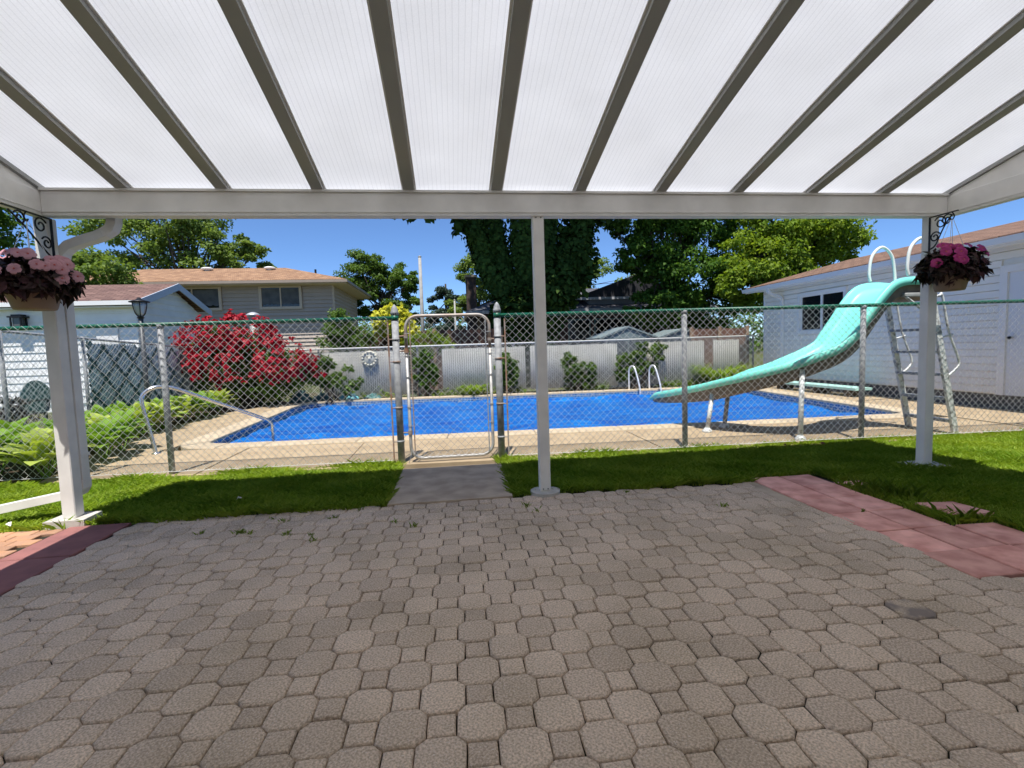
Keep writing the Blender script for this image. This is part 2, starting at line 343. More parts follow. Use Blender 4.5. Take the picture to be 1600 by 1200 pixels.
# red slabs on the right
RED = mat('red_slab', (.86, .46, .375), .9, col2=(.60, .27, .215), scale=7, detail=12, bump=.4, bscale=120, obj_var=.17, spec=.2, bdist=.004)
sb = MB(); sb.box(2.6, 3.28, 2.09, 4.05, -.055, -.02); sb.box(3.28, 3.55, 2.09, 2.75, -.055, -.02)
slabs = struct('slab_path', sb, JOINT)
YS = [4.05, 3.735, 3.40, 3.075, 2.74, 2.41, 2.10]
def slab(x0, x1, y0, y1, z, tx=0, ty=0, rz=0):
    m_ = MB(); cx, cy = (x0+x1)/2, (y0+y1)/2; a, b = (x1-x0)/2-.004, (y1-y0)/2-.004
    M = Matrix.Translation((cx, cy, z)) @ Matrix.Rotation(rz, 4, 'Z') @ Matrix.Rotation(tx, 4, 'X') @ Matrix.Rotation(ty, 4, 'Y')
    m_.box(-a, a, -b, b, -.045, 0, M, bev=.005); return part(slabs, 'slab', m_, RED)
for k in range(6):
    for c in range(2):
        o_ = .012 if k == 0 else 0.0
        slab(2.595+.295*c+o_, 2.885+.295*c+o_, YS[k+1], YS[k], random.gauss(.002, .004), random.gauss(0, .012), random.gauss(0, .012), random.gauss(0, .008))
for k in (4, 5): slab(3.19, 3.49, YS[k+1], YS[k], .0, random.gauss(0, .015), random.gauss(0, .015), .01)
slab(3.225, 3.49, 3.55, 3.80, -.008, .03, .02, .05); slab(3.285, 3.60, 2.815, 3.11, .028, -.05, .035, -.02)
# left edging: dark red slabs and an orange brick walk
sb = MB(); sb.box(-2.92, -2.5, -1, 4.02, -.055, -.02); le = struct('edging_path', sb, JOINT)
DRED = mat('dark_red_slab', (.32, .14, .125), .9, col2=(.22, .10, .095), scale=5, detail=9, bump=.4, bscale=120, obj_var=.1, spec=.2, bdist=.004)
y = 4.0
for k in range(5):
    m_ = MB(); m_.box(-2.90, -2.475, y-.606, y, -.05, random.gauss(.002, .003), bev=.005); part(le, 'slab', m_, DRED); y -= .612
BRK = mat('orange_brick', (.50, .27, .15), .9, col2=(.42, .25, .17), scale=12, bump=.5, bscale=120, obj_var=.18, spec=.2)
sb = MB(); sb.box(-3.42, -2.92, -1, 4.0, -.055, -.02); bw = struct('brick_path', sb, JOINT)
for r in range(28):
    for c in range(3):
        x0 = -3.41+c*.166-(.083 if r % 2 else 0); 
        m_ = MB(); m_.box(max(x0, -3.41), min(x0+.160, -2.912), 3.98-(r+1)*.102, 3.98-r*.102-.006, -.05, random.gauss(0, .002), bev=.004); part(bw, 'brick', m_, BRK)
# lawn soil sheets and the gate path
lw = MB(); lw.box(-9, -.58, 4.0, 5.42, -.06, -.012); lw.box(.47, 12, 4.05, 5.30, -.06, -.012); lw.box(3.3, 12, 2.09, 4.05, -.06, -.012); lw.box(-9, -3.42, -3, 4.0, -.06, -.012)
struct('lawn', lw, mat('turf', (.10, .17, .025), .95, col2=(.09, .10, .03), scale=9, bump=.6, bscale=50, spec=.1))
pm = MB(); pm.hexa([(-.56, 3.975, -.06), (.46, 3.975, -.06), (.475, 5.13, -.06), (-.545, 5.13, -.06)], [(-.56, 3.975, .012), (.46, 3.975, .012), (.475, 5.13, .02), (-.545, 5.13, .02)])
struct('gate_path', pm, GREY_CONC)

# ------------------------------------------------------------------ pool deck, coping, shell
dk = MB(); dk.add([(-4.0, 5.40, -.05), (10.5, 4.75, -.05), (10.5, 5.0, -.05), (-4.0, 5.6, -.05)], [(0, 1, 2, 3)])
deck = struct('pool_deck', dk, JOINT)
def deck_slab(q, zt=.02):
    c = sum((Vector(p) for p in q), Vector((0, 0)))/len(q); z = zt+random.gauss(0, .003)
    q = [Vector(p)+(c-Vector(p)).normalized()*.008 for p in q]; m_ = MB(); m_.prism([tuple(p) for p in q], -.1, z)
    part(deck, 'deck_slab', m_, CONC)
C4 = offset(PN, .352)
def lerp(a, b, t): return Vector(a)*(1-t)+Vector(b)*t
fy = lambda x: 5.30-.045*x            # front edge of the deck, just before the fence
near_out = [Vector((-4.15, fy(-4.15)+.0)), Vector((9.2, fy(9.2)-.05))]
ts = [0, .10, .235, .40, .56, .72, .87, 1]
for a, b in zip(ts, ts[1:]):
    A, B = lerp(C4[0], C4[1], a), lerp(C4[0], C4[1], b)
    oa, ob_ = Vector((A.x, fy(A.x))), Vector((B.x, fy(B.x)))
    if a == .235: oa = Vector((A.x, fy(A.x)))
    deck_slab([oa, ob_, B, A])
# left, right and far strips
LW = [Vector((-4.25, fy(-4.25))), Vector((-4.75, 7.1)), Vector((-5.05, 9.2)), Vector((-5.1, 11.0)), Vector((-4.5, 12.7))]
LI = [Vector((C4[0].x, fy(C4[0].x))), Vector(C4[0]), lerp(C4[0], C4[3], .36), lerp(C4[0], C4[3], .7), Vector(C4[3])]
for k in range(4): deck_slab([LW[k], LI[k], LI[k+1], LW[k+1]])
RI = [Vector((C4[1].x, fy(C4[1].x))), Vector(C4[1]), lerp(C4[1], C4[2], .33), lerp(C4[1], C4[2], .66), Vector(C4[2])]
RO = [Vector((8.66, fy(8.66))), Vector((8.66, 6.7)), Vector((8.66, 8.6)), Vector((8.66, 10.6)), Vector((8.66, 12.6))]
for k in range(4): deck_slab([RI[k], RO[k], RO[k+1], RI[k+1]])
deck_slab([Vector((8.68, fy(8.68))), Vector((12, 4.7)), Vector((12, 5.4)), Vector((8.68, 5.45))])
# coping pieces
n = len(POOL); acc = 0; seg = []
per = []
for i in range(n):
    a, b = POOL[i], POOL[(i+1) % n]; L_ = (b-a).length; k = max(1, round(L_/.62)) if L_ > .6 else 1
    A2, B2 = COPE[i], COPE[(i+1) % n]
    for t in range(k):
        q = [lerp(a, b, t/k), lerp(A2, B2, t/k), lerp(A2, B2, (t+1)/k), lerp(a, b, (t+1)/k)]
        per.append(q)
for q in per:
    c = sum(q, Vector((0, 0)))/4; L1 = (q[3]-q[0]).length
    if L1 > .3: q = [p+(c-p).normalized()*.003 for p in q]
    z = .038+random.gauss(0, .0015); m_ = MB()
    up = [p+(c-p).normalized()*.012 for p in q]
    inn = lambda p, o: p
    m_.hexa([(*p, -.02) for p in q], [(*p, z-.012) for p in q]); m_.hexa([(*p, z-.012) for p in q], [(*p, z) for p in up])
    part(deck, 'coping', m_, COPING)
# shell with tile band
def tile_mat():
    M = bpy.data.materials.new('pool_tile'); M.use_nodes = True; nn = M.node_tree.nodes; L = M.node_tree.links; b = nn['Principled BSDF']; b.inputs['Roughness'].default_value = .25
    uv = nn.new('ShaderNodeUVMap'); br = nn.new('ShaderNodeTexBrick'); br.offset = 0; L.new(uv.outputs[0], br.inputs[0]); br.inputs['Scale'].default_value = 1
    br.inputs['Brick Width'].default_value = .075; br.inputs['Row Height'].default_value = .05; br.inputs['Mortar Size'].default_value = .008
    br.inputs['Color1'].default_value = (.02, .10, .30, 1); br.inputs['Color2'].default_value = (.06, .20, .42, 1); br.inputs['Mortar'].default_value = (.35, .45, .55, 1)
    L.new(br.outputs[0], b.inputs['Base Color']); return M
sh = MB(); acc = 0; uvs = []
for i in range(n):
    a, b = POOL[i], POOL[(i+1) % n]; L_ = (b-a).length
    sh.add([(*a, -1.2), (*b, -1.2), (*b, .0), (*a, .0)], [(3, 2, 1, 0)]); uvs += [[(acc, 0), (acc+L_, 0), (acc+L_, 1.2), (acc, 1.2)]]; acc += L_
sh.add([(*p, -1.2) for p in POOL], [tuple(range(n))])
shell = struct('pool_shell', sh, tile_mat()); uvl = shell.data.uv_layers.new(name='UVMap')
for pl in shell.data.polygons[:-1]:
    k = pl.index
    for li in pl.loop_indices:
        vi = shell.data.loops[li].vertex_index-4*k; uvl.data[li].uv = uvs[k][vi]
wt = MB(); wt.add([(*p, -.125) for p in POOL], [tuple(range(n))])
WM = bpy.data.materials.new('pool_water_surface'); WM.use_nodes = True; b = WM.node_tree.nodes['Principled BSDF']; b.inputs['Base Color'].default_value = (.01, .10, .26, 1); b.inputs['Roughness'].default_value = .05
nz = WM.node_tree.nodes.new('ShaderNodeTexNoise'); nz.inputs['Scale'].default_value = 6; bp = WM.node_tree.nodes.new('ShaderNodeBump'); bp.inputs['Strength'].default_value = .25; bp.inputs['Distance'].default_value = .02
WM.node_tree.links.new(nz.outputs[0], bp.inputs['Height']); WM.node_tree.links.new(bp.outputs[0], b.inputs['Normal'])
struct('pool_water', wt, WM)
# solar cover: fine grid clipped to the pool, ruffled edge
def cover():
    ins = [Vector(p) for p in offset(POOL, -.10)]
    c = sum(ins, Vector((0, 0)))/len(ins); nx, ny = 220, 110; V = []; 
    # bilinear map over the rounded outline: blend four edges of the quad
    Q = offset(PN, -.10)
    S, T = np.meshgrid(np.linspace(0, 1, nx), np.linspace(0, 1, ny))
    q = [np.array(p) for p in Q]
    P = (q[0][None, None]*((1-S)*(1-T))[..., None]+q[1][None, None]*(S*(1-T))[..., None]+q[2][None, None]*(S*T)[..., None]+q[3][None, None]*((1-S)*T)[..., None])
    # pull corners in (rounded corners of the pool)
    for (cs, ct, rad) in ((0, 0, .30), (1, 0, .28), (1, 1, .33), (0, 1, .62)):
        k = {(0, 0): 0, (1, 0): 1, (1, 1): 2, (0, 1): 3}[(cs, ct)]
        d = np.linalg.norm(P-q[k], axis=-1); wgt = np.clip(1-d/(rad*2.2), 0, 1)**2
        ctr = np.array(c)-q[k]; ctr = ctr/np.linalg.norm(ctr); P += (wgt*rad*.42)[..., None]*ctr
    X, Y = P[..., 0], P[..., 1]
    r = np.random.default_rng(3); Z = np.full_like(X, -.108)
    for k in range(26):
        a = r.random()*6.28; f = r.uniform(1.2, 9); Z += r.uniform(.3, 1)*.020/f*2*np.sin(f*(X*np.cos(a)+Y*np.sin(a))+r.random()*6.28)
    edge = np.minimum.reduce([S*10.5, (1-S)*10.5, T*5.6, (1-T)*5.6])
    ruff = np.exp(-(edge/.30)**2); Z += ruff*(.014+.020*np.sin(X*5.1+np.sin(Y*4)*1.5)*np.sin(Y*6.3+1))
    # one long welded fold
    fold = np.exp(-((X+1.5+.28*(Y-9))/.10)**2)*np.clip((9.8-Y)/1.0, 0, 1)*np.clip((Y-7.3)/.6, 0, 1); Z += .06*fold
    fold = np.exp(-((Y-11.9+.05*(X-3))/.06)**2)*np.clip((X-0)/1.5, 0, 1); Z += .05*fold
    Z = np.maximum(Z, -.121)
    F = (np.arange(nx*(ny-1)).reshape(ny-1, nx)[:, :-1]).ravel(); F = np.stack([F, F+1, F+nx+1, F+nx], 1)
    me = fast_mesh('pool_cover', np.stack([X, Y, Z], -1).reshape(-1, 3), F); smooth(me)
    M = bpy.data.materials.new('solar_cover'); M.use_nodes = True; nn = M.node_tree.nodes; L = M.node_tree.links; b = nn['Principled BSDF']
    b.inputs['Roughness'].default_value = .30; b.inputs['Specular IOR Level'].default_value = .22
    tc = nn.new('ShaderNodeTexCoord'); t = nn.new('ShaderNodeTexNoise'); t.inputs['Scale'].default_value = 1.0; t.inputs['Detail'].default_value = 8; t.inputs['Roughness'].default_value = .65; mpp = nn.new('ShaderNodeMapping'); mpp.inputs['Scale'].default_value = (1.3, 5.5, 1); mpp.inputs['Rotation'].default_value = (0, 0, .05); L.new(tc.outputs['Object'], mpp.inputs[0]); L.new(mpp.outputs[0], t.inputs[0])
    mx = nn.new('ShaderNodeMix'); mx.data_type = 'RGBA'; rg = nn.new('ShaderNodeMapRange'); rg.inputs['From Min'].default_value = .38; rg.inputs['From Max'].default_value = .64; L.new(t.outputs['Fac'], rg.inputs['Value']); L.new(rg.outputs[0], mx.inputs[0]); mx.inputs[6].default_value = (.0003, .065, .36, 1); mx.inputs[7].default_value = (.001, .205, .62, 1); L.new(mx.outputs[2], b.inputs['Base Color'])
    vo = nn.new('ShaderNodeTexVoronoi'); vo.inputs['Scale'].default_value = 55; L.new(tc.outputs['Object'], vo.inputs['Vector'])
    n2 = nn.new('ShaderNodeTexNoise'); n2.inputs['Scale'].default_value = 9; n2.inputs['Detail'].default_value = 5; L.new(tc.outputs['Object'], n2.inputs['Vector'])
    ad = nn.new('ShaderNodeMath'); ad.operation = 'MULTIPLY_ADD'; ad.inputs[1].default_value = 2.5; L.new(n2.outputs['Fac'], ad.inputs[0]); L.new(vo.outputs['Distance'], ad.inputs[2])
    bp = nn.new('ShaderNodeBump'); bp.inputs['Strength'].default_value = .9; bp.inputs['Distance'].default_value = .016; L.new(ad.outputs[0], bp.inputs['Height']); L.new(bp.outputs[0], b.inputs['Normal'])
    me.materials.append(M); o = bpy.data.objects.new('pool_cover', me); col.objects.link(o)
    tag(o, 'bright blue bubble solar cover floating over the whole pool', 'pool cover')
    # crumpled strip of cover pushed up against the far wall and the far left corner
    r = np.random.default_rng(12); M2 = M.copy(); M2.name = 'solar_cover_crumple'; b2 = M2.node_tree.nodes['Principled BSDF']; b2.inputs['Roughness'].default_value = .12; b2.inputs['Specular IOR Level'].default_value = .9
    for (xa, xb, w_, h_) in ((-2.6, -1.2, .34, .055), (-1.0, 2.0, .10, .035), (2.3, 6.9, .11, .035)):
        ns = int((xb-xa)/.035); V = []; F = []
        for i in range(ns+1):
            x = xa+(xb-xa)*i/ns; t_ = (x+3.72)/11.12; yf = 12.95-.8*t_-.07
            for j in range(5):
                e = math.sin(math.pi*i/ns)**.4; V.append((x+r.normal()*.008, yf-w_*j/4+r.normal()*.012, -.118+h_*e*abs(r.normal())*.8*math.sin(math.pi*(j+.3)/4.6)))
        F = [(i*5+j, i*5+j+1, (i+1)*5+j+1, (i+1)*5+j) for i in range(ns) for j in range(4)]
        me2 = fast_mesh('crumpled_edge', np.array(V), np.array(F)); me2.materials.append(M2); c_ = bpy.data.objects.new('crumpled_edge', me2); col.objects.link(c_); c_.parent = o
cover()

# ------------------------------------------------------------------ patio cover (posts, beams, rafters, panels)
SL = 0.268
zr = lambda y: 2.485+SL*(4.0-y)           # underside of the rafters
pc = empty('patio_cover', (0.8, 4.07, 0), 'white aluminium patio cover with milky translucent roof panels on three posts', 'patio cover')
def post(x0, x1, y0, y1, z0=0.0):
    m_ = MB(); m_.box(x0, x1, y0, y1, z0, 2.302, bev=.006); return part(pc, 'post', m_, WHITE)
pL = post(-2.985, -2.89, 4.045, 4.14, .05); pM = post(.70, .79, 4.0, 4.085, .025); pR = post(4.325, 4.415, 4.0, 4.09, .025)
scr = mat('screw_head', (.15, .15, .15), .4, .8)
for z, ps in ((2.285, (.725, .765)), (.045, (.725, .765))):
    for x in ps:
        m_ = MB(); m_.tube([(x, 4.0015, z), (x, 3.996, z)], .006, 8); part(pM, 'screw', m_, scr)
b1 = MB(); b1.box(-2.885, 4.49, 4.0, 4.09, 2.302, 2.475, bev=.004); bm = part(pc, 'beam', b1, WHITE)
b1 = MB(); b1.box(-2.883, 4.488, 3.985, 4.10, 2.475, 2.492); part(bm, 'cap_flange', b1, WHITE)
b1 = MB(); b1.box(-2.883, 4.488, 3.992, 4.0, 2.322, 2.330); b1.box(-2.883, 4.488, 3.988, 4.0, 2.296, 2.3018); part(bm, 'lip', b1, WHITE)
RAFW, RAFH = .084, .045
TAUPE = mat('taupe_aluminium', (.36, .36, .345), .5, var=.06, scale=2)
def sheared(x0, x1, ya, yb, h0, h1):
    m_ = MB(); m_.hexa([(x0, ya, zr(ya)+h0), (x1, ya, zr(ya)+h0), (x1, yb, zr(yb)+h0), (x0, yb, zr(yb)+h0)], [(x0, ya, zr(ya)+h1), (x1, ya, zr(ya)+h1), (x1, yb, zr(yb)+h1), (x0, yb, zr(yb)+h1)]); return m_
RX = [-2.337+.687*k for k in range(10)]
for x in RX:
    ra = part(pc, 'rafter', sheared(x-RAFW/2, x+RAFW/2, -.98, 4.10, .004, RAFH), TAUPE)
    m_ = MB();
    for s_ in (-1, 1):
        q = sheared(x+s_*RAFW/2 if s_ > 0 else x-RAFW/2-.014, x+RAFW/2+.014 if s_ > 0 else x-RAFW/2, -.98, 4.10, RAFH-.010, RAFH-.003); m_.add(q.v, q.f)
    part(ra, 'glazing_bead', m_, WHITE)
PANEL = panel_mat(); XS = [-2.93]+RX+[4.53]
for k in range(11):
    a = XS[k]+(.03 if k else 0); b_ = XS[k+1]-(.03 if k < 10 else 0)
    q = sheared(a, b_, -.97, 4.17, RAFH, RAFH+.012); part(pc, 'roof_panel', q, PANEL)
for s_, x0, x1 in ((-1, -2.985, -2.886), (1, 4.491, 4.59)):
    # level side beam, triangular infill and sloping edge rafter
    m_ = MB(); m_.box(x0, x1, -.98, 4.09, 2.302, 2.475, bev=.004); sb_ = part(pc, 'side_beam', m_, WHITE)
    m_ = MB(); xi = x1 if s_ < 0 else x0; m_.box(min(xi, xi-s_*.008), max(xi, xi-s_*.008), -.98, 3.99, 2.322, 2.330); m_.box(min(xi, xi-s_*.012), max(xi, xi-s_*.012), -.98, 3.99, 2.296, 2.3018); part(sb_, 'lip', m_, WHITE)
    m_ = MB(); xa, xb = (x0+.03, x1-.02) if s_ < 0 else (x0+.02, x1-.03)
    V = [(xa, 4.05, 2.476), (xa, -.98, 2.476), (xa, -.98, zr(-.98)+.01), (xa, 4.05, zr(4.05)+.01)]; m_.hexa(V, [(xb, p[1], p[2]) for p in V]); part(pc, 'gable_infill', m_, WHITE)
    part(pc, 'edge_rafter', sheared(x0-.004, x1+.004, -.98, 4.10, .012, RAFH-.002), TAUPE)
m_ = MB(); m_.box(-2.985, 4.59, -1.0, -.94, zr(-.98)-.12, zr(-.98)+.14); part(pc, 'ledger', m_, WHITE)
# eave gutter and downspout
m_ = MB()
prof = [(4.105, 2.34), (4.205, 2.34), (4.235, 2.47), (4.245, 2.47), (4.215, 2.33), (4.100, 2.33), (4.100, 2.475), (4.105, 2.475)]
for xa, xb in ((-2.96, 4.56),):
    nP = len(prof); V = [(xa, y, z) for y, z in prof]+[(xb, y, z) for y, z in prof]; m_.add(V, [(i, (i+1) % nP, nP+(i+1) % nP, nP+i) for i in range(nP)])
gut = part(pc, 'gutter', m_, WHITE)
def flat_tube(pts, w_, d_, m_=None):
    """rectangular pipe swept along pts"""
    m_ = m_ or MB(); P = [Vector(p) for p in pts]; V = []; F = []
    for i, p in enumerate(P):
        t = (P[min(i+1, len(P)-1)]-P[max(i-1, 0)]).normalized(); side = Vector((0, 1, 0)); side = (side-t*side.dot(t)).normalized(); v = t.cross(side)
        for a, b in ((-1, -1), (1, -1), (1, 1), (-1, 1)): V.append(p+side*a*d_/2+v*b*w_/2)
    for i in range(len(P)-1):
        for k in range(4): F.append((i*4+k, i*4+(k+1) % 4, (i+1)*4+(k+1) % 4, (i+1)*4+k))
    F += [(3, 2, 1, 0), tuple(4*(len(P)-1)+k for k in range(4))]; return m_.add(V, F)
dsp = part(pc, 'downspout', flat_tube([(-2.915, 4.185, 2.02), (-2.915, 4.185, .30)], .062, .080), WHITE)
part(dsp, 'elbow', flat_tube([(-2.50, 4.155, 2.345), (-2.50, 4.15, 2.28), (-2.52, 4.15, 2.235), (-2.56, 4.145, 2.205), (-2.62, 4.16, 2.185), (-2.74, 4.175, 2.155), (-2.84, 4.182, 2.12), (-2.895, 4.185, 2.07), (-2.915, 4.185, 2.0)], .066, .085), WHITE)
part(dsp, 'elbow', flat_tube([(-2.915, 4.185, .32), (-2.917, 4.185, .26), (-2.94, 4.188, .225), (-2.99, 4.19, .205)], .068, .092), WHITE)
part(dsp, 'outlet_pipe', flat_tube([(-2.96, 4.19, .215), (-3.95, 4.12, .055)], .060, .085), WHITE)
for z in (.5, 1.9):
    m_ = MB(); m_.box(-2.955, -2.876, 4.139, 4.23, z, z+.025); part(dsp, 'strap', m_, WHITE)
# post footings
def disc(cx, cy, r, z0, z1, n=28, sq=None):
    m_ = MB()
    if sq: pts = [(cx-sq, cy-sq*.8), (cx+sq*1.05, cy-sq*.75), (cx+sq, cy+sq*.8), (cx-sq*.9, cy+sq*.85)]
    else: pts = [(cx+r*(1+.02*math.sin(5*a))*math.cos(a), cy+r*(1+.02*math.cos(3*a))*math.sin(a)) for a in [2*math.pi*k/n for k in range(n)]]
    m_.prism(pts, z0, z1); return m_
for a in ((.747, 4.03, .125, -.06, .026, 28, None), (4.37, 4.04, .15, -.06, .026, 4, .17), (-2.94, 4.09, .15, -.06, .052, 4, .135)): struct('post_footing', disc(*a), PAD_CONC)
# rear wall of the house that carries the cover
hw = MB(); hw.box(-9, 9, -1.35, -1.002, -.1, 4.6)
o = mk('house_wall', hw, mat('house_siding', (.62, .60, .56), .7, var=.1)); tag(o, 'pale rear house wall that the patio cover is fixed to', 'wall')

# ------------------------------------------------------------------ pool fence
FY = lambda x: 5.40-.045*x
fe = empty('chain_link_fence', (0.0, 5.4, 0), 'galvanised chain link pool fence with green top rail along the lawn', 'fence')
MESH_T = 1.565
def chainlink(x0, x1, z0, z1, yfun, D=.080, r=.0029, ztop=None, xfun=None):
    """zigzag wires: wire k swings between x=k*a and (k+1)*a; returns V,F of thin 3-sided tubes"""
    a = D/2; nw = max(2, int(round((x1-x0)/a))); a = (x1-x0)/nw; ns = int(round((z1-z0)/(D/2))); dz = (z1-z0)/ns
    Vs = []; Fs = []; o = 0; ang = np.array([0, 2.094, 4.189])
    zz = z0+dz*np.arange(ns+1)
    for k in range(nw):
        ph = (np.arange(ns+1)+k) % 2; x = x0+a*(k+ph); dep = .0028*np.where(ph > 0, 1, -1)*(1 if k % 2 else -1)
        y = yfun(x)+dep; Xc = np.stack([x, y, zz], 1)
        ring = np.stack([Xc+np.array([math.cos(t)*r, math.sin(t)*r, 0]) for t in ang], 1)
        Vs.append(ring.reshape(-1, 3)); i = np.arange(ns)
        for c in range(3): Fs.append(np.stack([o+i*3+c, o+i*3+(c+1) % 3, o+(i+1)*3+(c+1) % 3, o+(i+1)*3+c], 1))
        o += (ns+1)*3
    return np.concatenate(Vs), np.concatenate(Fs)
def fpost(x, h, r=.030, term=False, parent=None, M=GALV):
    m_ = MB(); y = FY(x)
    m_.tube([(x, y, -.05), (x, y, h)], r, 14); p = part(parent or fe, 'fence_post', m_, M, sm=True)
    if term:
        m_ = MB(); m_.lathe([(r*1.12, 0), (r*1.12, .035), (r*.95, .045), (r*.9, .065), (r*.55, .095), (.003, .115)], (x, y, h), 14); part(p, 'post_cap', m_, GALV, sm=True)
    else:
        m_ = MB(); m_.lathe([(r*1.15, 0), (r*1.15, .02), (r*.8, .035), (.003, .04)], (x, y, h), 12); part(p, 'loop_cap', m_, GALV, sm=True)
    return p
LP = [-6.9, -5.3, -3.93, -2.985, 2.62, 4.76, 7.29, 9.3]
for x in LP: fpost(x, 1.565)
gL, gR = fpost(-.585, 1.63, .038, True), fpost(.515, 1.63, .038, True)
for p, x in ((gL, -.585), (gR, .515)):
    for z in (.25, .62, 1.12, 1.36):
        m_ = MB(); m_.tube([(x, FY(x), z), (x, FY(x), z+.022)], .042, 14); part(p, 'tension_band', m_, RUST if z in (.62, 1.12) else GALV, sm=True)
    m_ = MB(); m_.tube([(x, FY(x), 1.575), (x, FY(x), 1.625)], .041, 14); part(p, 'rail_band', m_, GREEN_RAIL, sm=True)
def rail(xa, xb, z, r, M, name):
    m_ = MB(); m_.tube([(xa, FY(xa), z), (xb, FY(xb), z)], r, 10); return part(fe, name, m_, M, sm=True)
rail(-7.2, -.60, 1.60, .021, GREEN_RAIL, 'top_rail'); rail(.53, 9.8, 1.60, .021, GREEN_RAIL, 'top_rail')
PX = [-6.9, -5.3, -3.93, -2.985, -.66]; PX2 = [.59, 2.62, 4.76, 7.29, 9.3]
fy_mesh = lambda x: FY(x)-.036
for XSs in (PX, PX2):
    for a, b_ in zip(XSs, XSs[1:]):
        V, F = chainlink(a, b_, .05, 1.62, fy_mesh); part_mesh(fe, 'chain_link_mesh', V, F, WIRE, kind='stuff')
m_ = MB(); m_.tube([(-7, fy_mesh(-7), .06), (-5.3, fy_mesh(-5.3), .05), (-3, fy_mesh(-3), .055), (-.66, fy_mesh(-.66), .06)], .003, 5); part(fe, 'bottom_wire', m_, WIRE)
m_ = MB(); m_.tube([(.59, fy_mesh(.59), .055), (2.6, fy_mesh(2.6), .05), (4.7, fy_mesh(4.7), .06), (9.3, fy_mesh(9.3), .05)], .003, 5); part(fe, 'bottom_wire', m_, WIRE)
for x in (-.66, .59):
    m_ = MB(); m_.box(x-.008, x+.008, fy_mesh(x)-.004, fy_mesh(x)+.004, .06, 1.56); tb = part(fe, 'tension_bar', m_, RUST)
    for z in (.25, .62, 1.12, 1.36):
        x2 = -.585 if x < 0 else .515; m_ = MB(); m_.tube([(x, fy_mesh(x), z+.011), (x2, FY(x2), z+.011)], .006, 6); part(tb, 'band_arm', m_, RUST)
# gate
gt = empty('gate', (-.03, FY(0), 0), 'rusty tube framed chain link gate hung between two round posts', 'gate')
gx0, gx1, gz0, gz1, rr = -.475, .425, .065, 1.615, .13
def arc(cx, cz, a0, a1, n=7): return [(cx+rr*math.cos(a0+(a1-a0)*k/n), FY(0)-.0, cz+rr*math.sin(a0+(a1-a0)*k/n)) for k in range(n+1)]
P_top = [(gx0, FY(0), 1.25)]+arc(gx0+rr, gz1-rr, math.pi, math.pi/2)+arc(gx1-rr, gz1-rr, math.pi/2, 0)+[(gx1, FY(0), 1.25)]
P_bot = [(gx0, FY(0), 1.25)]+arc(gx0+rr, gz0+rr, math.pi, 1.5*math.pi)+arc(gx1-rr, gz0+rr, 1.5*math.pi, 2*math.pi)+[(gx1, FY(0), 1.25)]
m_ = MB(); m_.tube(P_top, .0175, 10); ft = part(gt, 'top_frame', m_, mat('worn_gate_tube', (.36, .27, .21), .6, .4, col2=(.42, .41, .39), scale=7), sm=True, label='rust brown upper gate tube')
m_ = MB(); m_.tube(P_bot, .0175, 10); part(gt, 'lower_frame', m_, mat('gate_tube', (.50, .49, .47), .5, .45, var=.3, scale=12), sm=True)
V, F = chainlink(gx0+.035, gx1-.035, gz0+.02, gz1-.02, lambda x: FY(0)-.022+0*x); part_mesh(gt, 'gate_mesh', V, F, WIRE, kind='stuff')
for x in (gx0+.045, gx1-.045):
    m_ = MB(); m_.box(x-.006, x+.006, FY(0)-.030, FY(0)-.018, gz0+.05, gz1-.06); part(gt, 'tension_bar', m_, RUST if x < 0 else GALV)
for x, s_ in ((gx0, 1), (gx1, -1)):
    for z in (.42, .62, .95, 1.18, 1.42):
        m_ = MB(); m_.tube([(x, FY(0), z), (x, FY(0), z+.016)], .021, 10); m_.tube([(x, FY(0)-.01, z+.008), (x+s_*.05, FY(0)-.024, z+.008)], .004, 5); part(gt, 'frame_band', m_, GALV)
for z in (.33, 1.22, 1.38):
    m_ = MB(); m_.tube([(gx0, FY(0), z), (gx0, FY(0), z+.05)], .024, 10); m_.tube([(gx0, FY(0), z+.025), (-.585, FY(-.585), z+.02)], .009, 6); part(gt, 'hinge', m_, RUST)
m_ = MB(); m_.tube([(gx1, FY(0), 1.33), (gx1, FY(0), 1.36)], .024, 10); m_.tube([(gx1, FY(0)-.01, 1.35), (gx1+.05, FY(0)-.01, 1.345), (.515, FY(.5)-.03, 1.36)], .008, 6); part(gt, 'latch', m_, RUST)
m_ = MB(); m_.tube([(gx0+.01, FY(0)-.01, .17), (gx0-.005, FY(0)-.03, .09), (gx0-.03, FY(0)-.03, .02)], .004, 5); part(gt, 'tie_wire', m_, GALV)

# ------------------------------------------------------------------ hand rail and far ladder
CHR = mat('stainless_tube', (.72, .73, .75), .22, .9, var=.1, scale=4)
def smooth_path(P, n=6):
    P = [Vector(p) for p in P]; out = []
    for i in range(len(P)-1):
        p0, p1, p2, p3 = P[max(i-1, 0)], P[i], P[i+1], P[min(i+2, len(P)-1)]
        for k in range(n):
            t = k/n; out.append(.5*((2*p1)+(p2-p0)*t+(2*p0-5*p1+4*p2-p3)*t*t+(3*p1-p0-3*p2+p3)*t**3))
    return out+[P[-1]]
hr = empty('pool_handrail', (-3.83, 6.80, 0), 'polished steel pool handrail arching from the deck into the blue pool corner', 'handrail')
m_ = MB(); m_.tube(smooth_path([(-3.84, 6.80, 0), (-3.90, 6.80, .35), (-3.96, 6.80, .68), (-3.95, 6.83, .80), (-3.86, 6.90, .875), (-3.74, 6.98, .87), (-3.60, 7.06, .81), (-3.2, 7.32, .57), (-2.80, 7.58, .33), (-2.72, 7.63, .26), (-2.69, 7.65, .15), (-2.69, 7.65, -.3)], 5), .024, 12); part(hr, 'rail', m_, CHR, sm=True)
